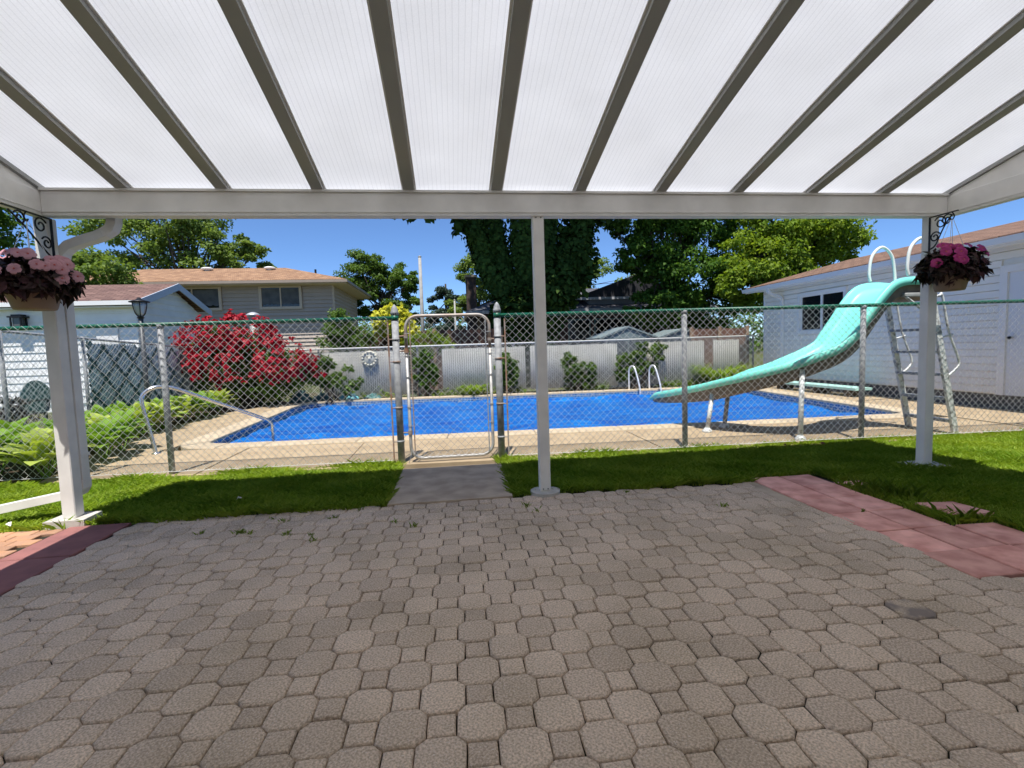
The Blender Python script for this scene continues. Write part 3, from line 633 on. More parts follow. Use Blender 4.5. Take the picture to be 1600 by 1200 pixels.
m_ = MB(); m_.lathe([(.055, 0), (.055, .012), (.03, .022)], (-3.84, 6.80, .02), 14); part(hr, 'base_flange', m_, CHR, sm=True)
ld = empty('pool_ladder', (4.85, 12.6, 0), 'white and steel pool ladder on the far coping beside green shrubs', 'ladder')
for k, x in enumerate((4.70, 5.25)):
    m_ = MB(); y0 = 12.85-.076*(x-2); m_.tube(smooth_path([(x, y0, 0), (x, y0, .45), (x+.01, y0-.03, .60), (x+.05, y0-.12, .66), (x+.08, y0-.24, .58), (x+.13, y0-.42, .12), (x+.14, y0-.45, -.25)], 5), .022, 10); part(ld, 'rail', m_, mat('white_tube', (.85, .85, .83), .3, .3), sm=True)
for z in (-.22,):
    m_ = MB(); m_.box(4.83, 5.40, 12.1, 12.18, z, z+.03); part(ld, 'step', m_, WHITE)

# ------------------------------------------------------------------ water slide
AQUA = mat('aqua_gelcoat', (.24, .80, .66), .38, var=.08, scale=3, spec=.4)
TAN = mat('bare_fibreglass', (.24, .20, .16), .8, var=.3, scale=9, bump=.2, bscale=50)
PAINT = mat('chipped_white_paint', (.66, .68, .66), .55, .1, col2=(.30, .30, .29), scale=22, mixpow=(.52, .60))
ws = empty('water_slide', (5.0, 5.58, 0), 'aqua curved pool slide with ladder and white hand hoops behind the fence', 'slide')
CL = smooth_path([(5.80, 5.58, 1.80), (5.52, 5.58, 1.82), (5.30, 5.575, 1.78), (5.13, 5.57, 1.62), (4.95, 5.57, 1.38), (4.73, 5.58, 1.11), (4.45, 5.65, .96), (4.13, 5.82, .82), (3.83, 6.12, .69), (3.65, 6.42, .575), (3.51, 6.76, .475), (3.41, 7.10, .40), (3.36, 7.40, .345)], 6)
def sweep(prof, CL, bank=None, closed=False, wscale=None):
    V = []; F = []; m_ = MB(); npf = len(prof)
    for i, p in enumerate(CL):
        t = (CL[min(i+1, len(CL)-1)]-CL[max(i-1, 0)]).normalized(); side = Vector((t.y, -t.x, 0)).normalized(); nrm = side.cross(t).normalized()
        if nrm.z < 0: nrm = -nrm
        bk = bank(i/(len(CL)-1)) if bank else 0; ws_ = wscale(i/(len(CL)-1)) if wscale else (1, 1)
        s2 = side*math.cos(bk)+nrm*math.sin(bk); n2 = nrm*math.cos(bk)-side*math.sin(bk)
        for u, v in prof: V.append(p+s2*u*ws_[0]+n2*v*ws_[1])
    for i in range(len(CL)-1):
        for k in range(npf if closed else npf-1): F.append((i*npf+k, i*npf+(k+1) % npf, (i+1)*npf+(k+1) % npf, (i+1)*npf+k))
    if closed: F += [tuple(range(npf))[::-1], tuple((len(CL)-1)*npf+k for k in range(npf))]
    return m_.add(V, F)
# side>0 is the far/right hand of travel; profile is a trough with rolled outer lips
hw_ = .25
prof0 = [(-hw_-.045, .035), (-hw_-.045, .185), (-hw_-.03, .20), (-hw_-.005, .20), (-hw_+.012, .185), (-hw_+.02, .08), (-hw_+.06, .02), (-hw_+.13, 0), (hw_-.13, 0), (hw_-.06, .02), (hw_-.02, .08), (hw_-.012, .185), (hw_+.005, .20), (hw_+.03, .20), (hw_+.045, .185), (hw_+.045, .035), (hw_+.02, .035), (hw_+.005, .16), (hw_-.005, .06), (hw_-.05, .0), (hw_-.12, -.02), (-hw_+.12, -.02), (-hw_+.05, .0), (-hw_+.005, .06), (-hw_-.005, .16), (-hw_-.02, .035)]
prof = [(u, v*.58) for u, v in prof0]
endsc = lambda t: (1, .35+.65*min(1, (1-t)/.05)) if t > .95 else (1, 1)
bank = lambda t: .10*math.sin(min(1, max(0, (t-.35)/.5))*math.pi)
part(ws, 'chute', sweep(prof, CL, bank, True, endsc), AQUA, sm=True)
bel = [(-hw_+.005, .03), (-hw_+.03, -.09), (-hw_+.10, -.125), (hw_-.10, -.125), (hw_-.03, -.09), (hw_-.005, .03), (hw_-.05, -.012), (hw_-.12, -.03), (-hw_+.12, -.03), (-hw_+.05, -.012)]
tp = lambda t: (1, 1.15*min(1, .25+(1-t)/.35))
part(ws, 'underside', sweep(bel, CL, bank, True, tp), TAN, sm=False, label='bare brown fibreglass underside')
m_ = MB(); m_.box(5.42, 5.80, 5.30, 5.86, 1.70, 1.745, bev=.008); part(ws, 'platform', m_, mat('grey_platform', (.36, .37, .35), .7, var=.2))
for yy in (5.31, 5.85):
    m_ = MB(); m_.tube(smooth_path([(5.46, yy, 1.95), (5.44, yy, 2.06), (5.48, yy, 2.28), (5.62, yy, 2.39), (5.76, yy, 2.28), (5.81, yy, 2.06), (5.82, yy, 1.90)], 6), .019, 10); part(ws, 'hand_hoop', m_, mat('cream_tube', (.80, .82, .76), .4), sm=True)
def lrail(yy, s_): return [(5.30, yy+.0, 1.74), (5.55, yy, 1.40)]
for yy in (5.27, 5.89):
    m_ = MB(); a = Vector((5.70, yy, 1.86)); b_ = Vector((6.12, yy, .0)); dx = (b_-a).normalized(); nn_ = Vector((dx.z, 0, -dx.x))
    q = [a+nn_*.035+Vector((0, -.018, 0)), a-nn_*.035+Vector((0, -.018, 0)), a-nn_*.035+Vector((0, .018, 0)), a+nn_*.035+Vector((0, .018, 0))]
    m_.hexa(q, [p+(b_-a) for p in q]); part(ws, 'ladder_rail', m_, PAINT)
    g0 = a.lerp(b_, .10); g1 = a.lerp(b_, .62); m_ = MB(); m_.tube(smooth_path([g0, g0+Vector((.10, 0, .03)), g0+Vector((.14, 0, .02)), g0+Vector((.24, 0, -.40)), g1+Vector((.17, 0, .22)), g1+Vector((.15, 0, .12)), g1], 5), .014, 8); part(ws, 'grab_rail', m_, PAINT, sm=True)
    gm = a.lerp(b_, .36); m_ = MB(); m_.tube([gm, gm+Vector((.185, 0, .045))], .012, 6); part(ws, 'grab_rail_brace', m_, PAINT)
GREYTREAD = mat('grey_tread', (.33, .36, .39), .6, .2, var=.25, scale=20)
for t in (.30, .45, .60, .76, .91):
    c = Vector((5.70, 0, 1.86)).lerp(Vector((6.12, 0, 0)), t); m_ = MB(); m_.box(c.x-.05, c.x+.05, 5.285, 5.875, c.z-.016, c.z+.016); part(ws, 'rung', m_, GREYTREAD)
def leg(top, bot, M=PAINT):
    m_ = MB(); m_.tube([top, bot], .030, 12); l = part(ws, 'leg', m_, M, sm=True)
    m_ = MB(); m_.lathe([(.065, 0), (.065, .03), (.045, .05), (.033, .065)], (bot[0], bot[1], .015), 14); part(l, 'foot', m_, PAINT, sm=True)
leg((3.50, 6.26, .53), (3.39, 6.20, .03)); leg((3.84, 6.44, .53), (3.80, 6.48, .03), GALV); leg((4.24, 5.50, .86), (4.13, 5.38, .03))
m_ = MB(); m_.tube([(5.44, 5.32, 1.70), (5.78, 5.32, 1.46)], .016, 8); part(ws, 'brace', m_, PAINT)
# diving plank by the wall
dp = empty('diving_plank', (8.1, 9.6, 0), 'pale aqua diving board lying on the deck by the white garage', 'diving board')
m_ = MB(); m_.hexa([(7.95, 11.5, .16), (8.33, 11.5, .16), (8.40, 8.9, .16), (8.02, 8.9, .16)], [(7.95, 11.5, .21), (8.33, 11.5, .21), (8.40, 8.9, .21), (8.02, 8.9, .21)]); part(dp, 'board', m_, mat('pale_aqua', (.42, .70, .62), .5, var=.15))
for y in (11.2, 10.0, 9.1):
    m_ = MB(); m_.box(8.0, 8.36, y-.06, y+.06, .02, .16); part(dp, 'support', m_, mat('dark_wood', (.10, .08, .06), .9, var=.3))

# ------------------------------------------------------------------ white garage on the right
SIDING = mat('white_vinyl_siding', (.95, .905, .81), .55, var=.06, scale=3, obj_var=.03)
FASCIA = mat('white_fascia', (.88, .86, .82), .5, var=.05, scale=2)
BROWN_SH = shingle_mat('brown_shingles', (.20, .12, .085), (.30, .185, .13), (.14, .09, .07))
DGLASS = mat('dark_glass', (.012, .014, .016), .08, spec=.6)
wg = empty('white_garage', (8.7, 9, 0), 'white vinyl sided garage with brown shingle roof on the right of the pool', 'garage')
GX = 8.70
m_ = MB(); m_.box(GX+.03, 14.6, 2.0, 12.80, .24, 2.60); part(wg, 'wall', m_, SIDING)
m_ = MB(); m_.box(GX+.045, 14.58, 2.01, 12.79, -.1, .24); part(wg, 'foundation', m_, mat('foundation_block', (.17, .165, .16), .95, col2=(.13, .125, .12), scale=8, bump=.3, bscale=80))
def lap(x, ya, yb, z, h, skip=()):
    """one lapped course: bottom edge proud of the top edge; split round openings"""
    segs = [(ya, yb)]
    for (a, b, za, zb) in skip:
        if z+h > za and z < zb:
            ns = []
            for s_, e in segs:
                if a > s_: ns.append((s_, min(a, e)))
                if b < e: ns.append((max(b, s_), e))
            segs = ns
    out_ = []
    for s_, e in segs:
        if e-s_ < .02: continue
        m_ = MB(); out_.append(m_); m_.hexa([(x+.032, s_, z+.011), (x+.032, e, z+.011), (x-.012, e, z+.011), (x-.012, s_, z+.011)], [(x+.032, s_, z+h), (x+.032, e, z+h), (x+.004, e, z+h), (x+.004, s_, z+h)])
    return out_
WIN = (9.90, 11.42, 1.35, 2.36); DOOR = (5.60, 6.86, .24, 2.28)
z = .25
while z < 2.56:
    for q in lap(GX, 2.0, 12.80, z, .118, (WIN, DOOR)): part(wg, 'siding_board', q, SIDING)
    z += .118
m_ = MB(); m_.box(GX-.012, GX+.06, 12.74, 12.82, .24, 2.58); part(wg, 'corner_trim', m_, FASCIA)
def wall_window(parent, x, w_, panes, frameM, glassM, fr=.06, dep=.05):
    a, b, za, zb = w_; m_ = MB()
    m_.box(x-dep, x+.02, a, b, za, za+fr); m_.box(x-dep, x+.02, a, b, zb-fr, zb); m_.box(x-dep, x+.02, a, a+fr, za+fr, zb-fr); m_.box(x-dep, x+.02, b-fr, b, za+fr, zb-fr)
    wn = part(parent, 'window', m_, frameM)
    for k in range(panes):
        p0 = a+fr+(b-a-2*fr)*k/panes; p1 = a+fr+(b-a-2*fr)*(k+1)/panes
        m_ = MB(); m_.box(x+.012, x+.018, p0+.03, p1-.03, za+fr+.03, zb-fr-.03); part(wn, 'pane', m_, glassM)
        m_ = MB(); m_.box(x-.012, x+.016, p0, p0+.03, za+fr, zb-fr); m_.box(x-.012, x+.016, p1-.03, p1, za+fr, zb-fr); m_.box(x-.012, x+.016, p0+.03, p1-.03, za+fr, za+fr+.03); m_.box(x-.012, x+.016, p0+.03, p1-.03, zb-fr-.03, zb-fr); part(wn, 'sash', m_, frameM)
    return wn
wall_window(wg, GX, WIN, 2, FASCIA, DGLASS, .075)
m_ = MB(); a, b_, za, zb = DOOR
m_.box(GX-.03, GX+.03, a, a+.11, za, zb); m_.box(GX-.03, GX+.03, b_-.11, b_, za, zb); m_.box(GX-.03, GX+.03, a+.11, b_-.11, zb-.11, zb); part(wg, 'door_frame', m_, FASCIA)
m_ = MB(); m_.box(GX+.005, GX+.028, a+.11, b_-.11, za, zb-.11); dr = part(wg, 'door', m_, mat('white_door', (.78, .79, .80), .4))
m_ = MB(); m_.tube([(GX+.01, b_-.19, 1.15), (GX-.05, b_-.19, 1.15)], .012, 8); m_.lathe([(.004, 0), (.03, .012), (.03, .04), (.004, .05)], (GX-.05, b_-.19, 1.125), 10); part(dr, 'handle', m_, mat('black_metal', (.02, .02, .02), .4, .5))
EX, EZ, RXr, RZr = 8.30, 2.66, 11.4, 3.42
m_ = MB(); m_.hexa([(EX, 1.6, EZ), (RXr, 1.6, RZr), (RXr, 13.05, RZr), (EX, 13.05, EZ)], [(EX, 1.6, EZ+.03), (RXr, 1.6, RZr+.03), (RXr, 13.05, RZr+.03), (EX, 13.05, EZ+.03)]); ro = part(wg, 'roof', m_, BROWN_SH); uv_plane(ro, (0, 1, 0), (1, 0, .25))
m_ = MB(); m_.hexa([(RXr, 1.6, RZr), (14.5, 1.6, EZ), (14.5, 13.05, EZ), (RXr, 13.05, RZr)], [(RXr, 1.6, RZr+.03), (14.5, 1.6, EZ+.03), (14.5, 13.05, EZ+.03), (RXr, 13.05, RZr+.03)]); ro = part(wg, 'roof', m_, BROWN_SH); uv_plane(ro, (0, 1, 0), (1, 0, -.25))
m_ = MB(); m_.box(EX-.012, EX+.012, 1.6, 13.03, EZ-.125, EZ-.004); part(wg, 'fascia', m_, FASCIA)
m_ = MB(); m_.box(EX+.012, GX+.03, 1.6, 13.03, EZ-.085, EZ-.065); part(wg, 'soffit', m_, FASCIA)
m_ = MB(); prof_ = [(0, 0), (-.075, 0), (-.10, .085), (-.108, .085), (-.08, -.008), (0, -.008)]
V = [(EX-.012+u, y, EZ-.095+v) for y in (1.6, 13.06) for u, v in prof_]; m_.add(V, [(i, (i+1) % 6, 6+(i+1) % 6, 6+i) for i in range(6)]+[(5, 4, 3, 2, 1, 0), (6, 7, 8, 9, 10, 11)]); gg = part(wg, 'gutter', m_, FASCIA)
m_ = MB(); flat_tube([(EX-.05, 12.0, EZ-.10), (EX-.04, 12.0, EZ-.17), (EX+.05, 12.0, EZ-.24), (GX-.10, 12.0, EZ-.33), (GX-.045, 12.0, EZ-.42), (GX-.045, 12.0, .25), (GX-.08, 12.0, .15), (GX-.25, 12.0, .10)], .06, .075, m_); part(wg, 'downspout', m_, FASCIA)
m_ = MB(); V = [(GX+.03, 12.80, 2.60), (14.6, 12.80, 2.60), (RXr, 12.80, RZr-.01)]; m_.add(V+[(p[0], 12.72, p[2]) for p in V], [(0, 1, 2), (5, 4, 3), (0, 3, 4, 1), (1, 4, 5, 2), (2, 5, 3, 0)]); part(wg, 'gable', m_, SIDING)
wl = empty('wall_light', (8.66, 7.26, 2.1), 'small square flood lamp on the white garage wall behind a flower basket', 'lamp')
m_ = MB(); m_.box(8.60, 8.70, 7.19, 7.33, 2.08, 2.24, bev=.01); part(wl, 'housing', m_, FASCIA); m_ = MB(); m_.box(8.592, 8.60, 7.205, 7.315, 2.10, 2.22); part(wl, 'lens', m_, mat('lens', (.5, .52, .53), .2))

# ------------------------------------------------------------------ small white garage, left
lg = empty('small_garage', (-8.0, 15.9, 0), 'low white garage with grey gable end and rough brown roof beside lamp post', 'garage')
X0, Y0, Y1, EZ2, RZ2 = -8.0, 14.0, 17.86, 2.79, 3.44; ym = (Y0+Y1)/2
SID2 = mat('pale_siding', (.93, .92, .89), .6, var=.08, scale=3, obj_var=.03)
m_ = MB(); m_.box(-15, X0-.25, Y0+.25, Y1-.25, -.1, 2.62); part(lg, 'wall', m_, SID2)
m_ = MB(); z = .15
def course_y(y, xa, xb, z, h, lap_=.012): # facing -Y
    m_ = MB(); m_.hexa([(xa, y+.02, z), (xb, y+.02, z), (xb, y+.02, z+h+.005), (xa, y+.02, z+h+.005)], [(xa, y-lap_, z), (xb, y-lap_, z), (xb, y+.008, z+h+.005), (xa, y+.008, z+h+.005)]); return m_
while z < 2.6:
    part(lg, 'siding_board', course_y(Y0+.23, -15, X0-.23, z, .195), SID2)
    m_ = MB(); m_.hexa([(X0-.25, Y0+.25, z), (X0-.25, Y1-.25, z), (X0-.25, Y1-.25, z+.2), (X0-.25, Y0+.25, z+.2)], [(X0-.215, Y0+.25, z), (X0-.215, Y1-.25, z), (X0-.24, Y1-.25, z+.2), (X0-.24, Y0+.25, z+.2)]); part(lg, 'siding_board', m_, SID2); z += .195
while z < RZ2-.12:
    t = (RZ2-.05-z)/(RZ2-EZ2+.17); h_ = (Y1-Y0)/2*t; h2 = max(.02, (Y1-Y0)/2*(RZ2-.05-z-.155)/(RZ2-EZ2+.17))
    m_ = MB(); m_.hexa([(X0-.25, ym-h_, z), (X0-.25, ym+h_, z), (X0-.25, ym+h2, z+.155), (X0-.25, ym-h2, z+.155)], [(X0-.215, ym-h_, z), (X0-.215, ym+h_, z), (X0-.24, ym+h2, z+.155), (X0-.24, ym-h2, z+.155)]); part(lg, 'siding_board', m_, SID2); z += .155
m_ = MB(); V = [(X0-.26, Y0+.25, 2.6), (X0-.26, Y1-.25, 2.6), (X0-.26, ym, RZ2-.06)]; m_.add(V+[(p[0]-.1, p[1], p[2]) for p in V], [(0, 1, 2), (5, 4, 3), (0, 3, 4, 1), (1, 4, 5, 2), (2, 5, 3, 0)]); part(lg, 'gable', m_, SID2)
BS2 = shingle_mat('worn_brown_shingles', (.17, .10, .085), (.26, .16, .13), (.12, .075, .065))
for ya, yb in ((Y0, ym), (Y1, ym)):
    m_ = MB(); V = [(-15.2, ya, EZ2), (X0, ya, EZ2), (X0, yb, RZ2), (-15.2, yb, RZ2)]; m_.hexa(V, [(p[0], p[1], p[2]+.035) for p in V]); ro = part(lg, 'roof', m_, BS2); uv_plane(ro, (1, 0, 0), (0, 1, .33))
for ya in (Y0, Y1):
    m_ = MB(); V = [(X0+.0, ya, EZ2-.16), (X0+.0, ya, EZ2+.038), (X0+.0, ym, RZ2+.040), (X0+.0, ym, RZ2-.155)]; m_.hexa(V, [(p[0]+.03, p[1], p[2]) for p in V]); part(lg, 'barge_board', m_, mat('blue_grey_trim', (.52, .58, .66), .6, var=.06))
m_ = MB(); m_.box(-15.2, X0-.002, Y0-.10, Y0-.005, EZ2-.11, EZ2+.0); part(lg, 'gutter', m_, FASCIA)
m_ = MB(); m_.box(-15.2, X0-.002, Y0-.0, Y0+.25, EZ2-.16, EZ2-.13); part(lg, 'soffit', m_, FASCIA)
m_ = MB(); m_.box(-9.22, -8.7, Y0+.18, Y0+.212, .15, 2.25); part(lg, 'door', m_, FASCIA)
wl2 = empty('wall_lantern', (-10.95, 14.15, 2.2), 'black square wall lantern on the low white garage', 'lamp')
BLK = mat('black_iron', (.018, .018, .02), .45, .4)
m_ = MB(); m_.box(-11.12, -10.78, 13.98, 14.22, 2.42, 2.46); m_.box(-11.06, -10.84, 14.02, 14.2, 2.46, 2.50); m_.box(-11.08, -10.82, 14.0, 14.22, 2.17, 2.20); 
for x in (-11.08, -10.85):
    for y in (14.0, 14.17): m_.box(x, x+.03, y, y+.03, 2.2, 2.42)
part(wl2, 'frame', m_, BLK)
m_ = MB(); m_.box(-11.04, -10.86, 14.04, 14.16, 2.2, 2.42); part(wl2, 'glass', m_, mat('smoky_glass', (.10, .10, .09), .1))

# lamp post
lp = empty('lamp_post', (-5.43, 9.5, 0), 'black garden lamp post with glass lantern in front of the low garage', 'lamp')
m_ = MB(); m_.tube([(-5.43, 9.5, -.05), (-5.43, 9.5, 1.97)], .038, 12); part(lp, 'post', m_, mat('dark_post', (.08, .085, .09), .5, .3), sm=True)
m_ = MB(); m_.lathe([(.03, 0), (.06, .03), (.02, .05)], (-5.43, 9.5, 1.96), 12)
for k in range(6):
    a = k*math.pi/3; ca, sa = math.cos(a), math.sin(a); m_.tube(smooth_path([(-5.43+.03*ca, 9.5+.03*sa, 2.0), (-5.43+.085*ca, 9.5+.085*sa, 2.07), (-5.43+.115*ca, 9.5+.115*sa, 2.19), (-5.43+.12*ca, 9.5+.12*sa, 2.26)], 3), .008, 5)
cage = part(lp, 'lantern_cage', m_, BLK)
m_ = MB(); m_.lathe([(.155, 0), (.16, .015), (.10, .035), (.05, .05), (.02, .085), (.004, .09)], (-5.43, 9.5, 2.255), 16); part(lp, 'lantern_cap', m_, BLK, sm=True)
m_ = MB(); m_.lathe([(.02, 0), (.07, .05), (.10, .17), (.105, .24)], (-5.43, 9.5, 2.01), 12); part(lp, 'lantern_glass', m_, mat('pale_glass', (.42, .44, .42), .12, spec=.7), sm=True)
vp = empty('vent_pipe', (-5.13, 13.75, 0), 'short grey pipe with a domed metal cap behind the red rose bush', 'pipe')
m_ = MB(); m_.tube([(-5.13, 13.75, -.05), (-5.13, 13.75, 2.24)], .10, 14); part(vp, 'pipe', m_, mat('grey_pipe', (.34, .33, .31), .6, .3, var=.2), sm=True)
m_ = MB(); m_.lathe([(.17, 0), (.17, .03), (.12, .07), (.04, .10), (.004, .105)], (-5.13, 13.75, 2.30), 16); m_.tube([(-5.13, 13.75, 2.24), (-5.13, 13.75, 2.3)], .05, 8); part(vp, 'cap', m_, mat('galv_cap', (.6, .6, .6), .4, .5), sm=True)

# ------------------------------------------------------------------ tan split-level house
th = empty('tan_house', (-10, 30, 0), 'tan sided house with orange brown hip roof behind the red roses', 'house')
TAN_S = mat('tan_siding', (.50, .415, .345), .7, var=.06, scale=2, obj_var=.02); TAN_T = mat('tan_trim', (.62, .50, .38), .6, var=.05)
ORG = shingle_mat('orange_shingles', (.27, .15, .085), (.50, .305, .18), (.20, .12, .078))
hx0, hx1, hy0, hy1, ez, rz = -21.0, -5.15, 26.0, 34.3, 4.98, 6.25; oh = .85; hm = (hy0+hy1)/2; d_h = (hy1-hy0)/2
m_ = MB(); m_.box(hx0+oh, hx1-oh, hy0+oh, hy1-oh, -.1, ez-.16); part(th, 'wall', m_, TAN_S)
z = 1.15; board = MB()
while z < ez-.2:
    q = course_y(hy0+oh-.03, hx0+oh, hx1-oh+.03, z, .195, .05); board.add(q.v, q.f)
    board.hexa([(hx1-oh, hy0+oh, z), (hx1-oh, hy1-oh, z), (hx1-oh, hy1-oh, z+.14), (hx1-oh, hy0+oh, z+.14)], [(hx1-oh+.04, hy0+oh, z), (hx1-oh+.04, hy1-oh, z), (hx1-oh+.015, hy1-oh, z+.14), (hx1-oh+.015, hy0+oh, z+.14)]); z += .195
part(th, 'siding_boards', board, TAN_S, kind='stuff')
m_ = MB(); m_.box(hx0+oh-.02, hx1-oh+.02, hy0+oh-.06, hy1-oh+.02, -.1, 1.15); part(th, 'brick_base', m_, mat('brown_brick', (.22, .12, .085), .9, var=.3, scale=9))
rA, rB = hx0+d_h, hx1-d_h
for q in ([(hx0, hy0, ez), (hx1, hy0, ez), (rB, hm, rz), (rA, hm, rz)], [(hx1, hy1, ez), (hx0, hy1, ez), (rA, hm, rz), (rB, hm, rz)]):
    m_ = MB(); m_.hexa(q, [(p[0], p[1], p[2]+.04) for p in q]); ro = part(th, 'roof', m_, ORG); uv_plane(ro, (1, 0, 0), (0, 1, .3))
for q in ([(hx1, hy0, ez), (hx1, hy1, ez), (rB, hm, rz)], [(hx0, hy1, ez), (hx0, hy0, ez), (rA, hm, rz)]):
    m_ = MB(); m_.add(q+[(p[0], p[1], p[2]+.04) for p in q], [(2, 1, 0), (3, 4, 5), (0, 1, 4, 3), (1, 2, 5, 4), (2, 0, 3, 5)]); ro = part(th, 'roof', m_, ORG); uv_plane(ro, (0, 1, 0), (1, 0, .3))
m_ = MB(); m_.box(hx0, hx1, hy0, hy1, ez-.17, ez-.13); part(th, 'soffit', m_, TAN_T)
m_ = MB(); m_.box(hx0-.10, hx1+.10, hy0-.11, hy0-.002, ez-.13, ez+.0); m_.box(hx1+.002, hx1+.10, hy0, hy1, ez-.13, ez+.0); part(th, 'gutter', m_, mat('brown_gutter', (.36, .29, .23), .5, var=.08))
CURT = mat('net_curtain', (.13, .135, .14), .7, col2=(.075, .08, .085), scale=3)
for xa, xb in ((-9.62, -7.52), (-14.2, -11.42)):
    za, zb, yw = 3.62, 4.80, hy0+oh-.10; m_ = MB(); fr = .13
    m_.box(xa, xb, yw-.06, yw+.02, za, za+fr); m_.box(xa, xa+fr, yw-.06, yw+.02, za+fr, zb); m_.box(xb-fr, xb, yw-.06, yw+.02, za+fr, zb); m_.box(xa+fr, xb-fr, yw-.06, yw+.02, zb-fr*.7, zb); m_.box((xa+xb)/2-.03, (xa+xb)/2+.03, yw-.05, yw+.02, za+fr, zb-fr*.7)
    wn = part(th, 'window', m_, TAN_T)
    for k in range(2):
        p0 = xa+fr if k == 0 else (xa+xb)/2+.03; p1 = (xa+xb)/2-.03 if k == 0 else xb-fr; m_ = MB(); m_.box(p0, p1, yw+.004, yw+.012, za+fr, zb-fr*.7); part(wn, 'pane', m_, DGLASS)
        cv = MB(); n_ = 12; P_ = [(p0+(p1-p0)*i/n_, za+fr+.16-.07*abs(math.sin(i*math.pi/3))) for i in range(n_+1)]
        cv.add([(x, yw-.001, z) for x, z in P_]+[(x, yw-.001, zb-fr) for x, z in P_], [(i, i+1, n_+2+i, n_+1+i) for i in range(n_)]); part(wn, 'curtain', cv, CURT)
m_ = MB(); m_.box(hx1-oh-.02, hx1-oh+.07, hy0+oh-.07, hy0+oh+.06, 1.15, ez-.17); part(th, 'corner_trim', m_, TAN_T)
for x, yy in ((-13.2, 29.4), (-9.9, 29.4)):
    m_ = MB(); zz_ = ez+(yy-hy0)*(rz-ez)/d_h; m_.lathe([(.14, 0), (.14, .06), (.30, .10), (.30, .16), (.20, .20), (.01, .21)], (x, yy, zz_), 14); part(th, 'roof_vent', m_, FASCIA, sm=True)
m_ = MB(); m_.tube([(-7.6, 30, 5.5), (-7.6, 30, 6.15)], .06, 8); part(th, 'plumbing_vent', m_, BLK)

# ------------------------------------------------------------------ dark grey house behind the ivy tree
dh = empty('grey_house', (5, 24, 0), 'dark brick house with grey roofs half hidden behind the ivy tree', 'house')
GREY_SH = shingle_mat('grey_shingles', (.10, .10, .11), (.15, .15, .165), (.08, .08, .09)); DBR = mat('dark_brick', (.13, .07, .055), .9, var=.3, scale=8)
m_ = MB(); m_.box(1.4, 11.4, 21.6, 28, -.1, 2.86); part(dh, 'wall', m_, DBR)
for q, u, v in (([(.75, 21, 2.84), (12, 21, 2.84), (9, 24.6, 4.1), (3.75, 24.6, 4.1)], (1, 0, 0), (0, 1, .35)), ([(.75, 28.4, 2.84), (.75, 21, 2.84), (3.75, 24.6, 4.1), (3.75, 24.9, 4.1)], (0, 1, 0), (1, 0, .42)), ([(12, 28.4, 2.84), (.75, 28.4, 2.84), (3.75, 24.9, 4.1), (9, 24.9, 4.1)], (1, 0, 0), (0, 1, .35))):
    m_ = MB(); m_.hexa(q, [(p[0], p[1], p[2]+.04) for p in q]); ro = part(dh, 'roof', m_, GREY_SH); uv_plane(ro, u, v)
m_ = MB(); m_.box(.70, 12.0, 20.9, 20.995, 2.72, 2.86); m_.box(.70, .745, 20.995, 28.4, 2.72, 2.86); part(dh, 'gutter', m_, mat('grey_gutter', (.42, .43, .44), .5))
m_ = MB(); V = [(5.5, 21.35, 3.36), (8.3, 21.35, 4.34), (11.1, 21.35, 3.36)]; m_.add(V+[(p[0], 24.6, p[2]) for p in V], [(0, 1, 2), (5, 4, 3), (0, 3, 4, 1), (1, 4, 5, 2), (2, 5, 3, 0)]); part(dh, 'upper_gable', m_, GREY_SH)
m_ = MB(); m_.box(6.2, 10.4, 21.55, 24.4, 2.9, 3.36); part(dh, 'upper_wall', m_, mat('grey_siding', (.30, .31, .33), .7, var=.1))
m_ = MB(); m_.box(5.5, 11.1, 21.28, 21.34, 3.26, 3.37); part(dh, 'upper_fascia', m_, mat('grey_fascia', (.45, .46, .48), .6))
m_ = MB(); m_.box(.78, 1.22, 22.0, 22.5, 0, 4.42); ch_ = part(dh, 'chimney', m_, mat('chimney_brick', (.10, .07, .06), .9, var=.4, scale=10)); m_ = MB(); m_.box(.74, 1.26, 21.96, 22.54, 4.42, 4.52); part(ch_, 'chimney_cap', m_, GREY_CONC)
for xa, xb in ((2.0, 3.2), (5.3, 6.2), (6.5, 8.6)):
    m_ = MB(); m_.box(xa-.06, xb+.06, 21.54, 21.6, 1.1, 2.45); wn = part(dh, 'window', m_, mat('green_frame', (.12, .19, .17), .6)); m_ = MB(); m_.box(xa, xb, 21.53, 21.54, 1.16, 2.39); part(wn, 'pane', m_, DGLASS)

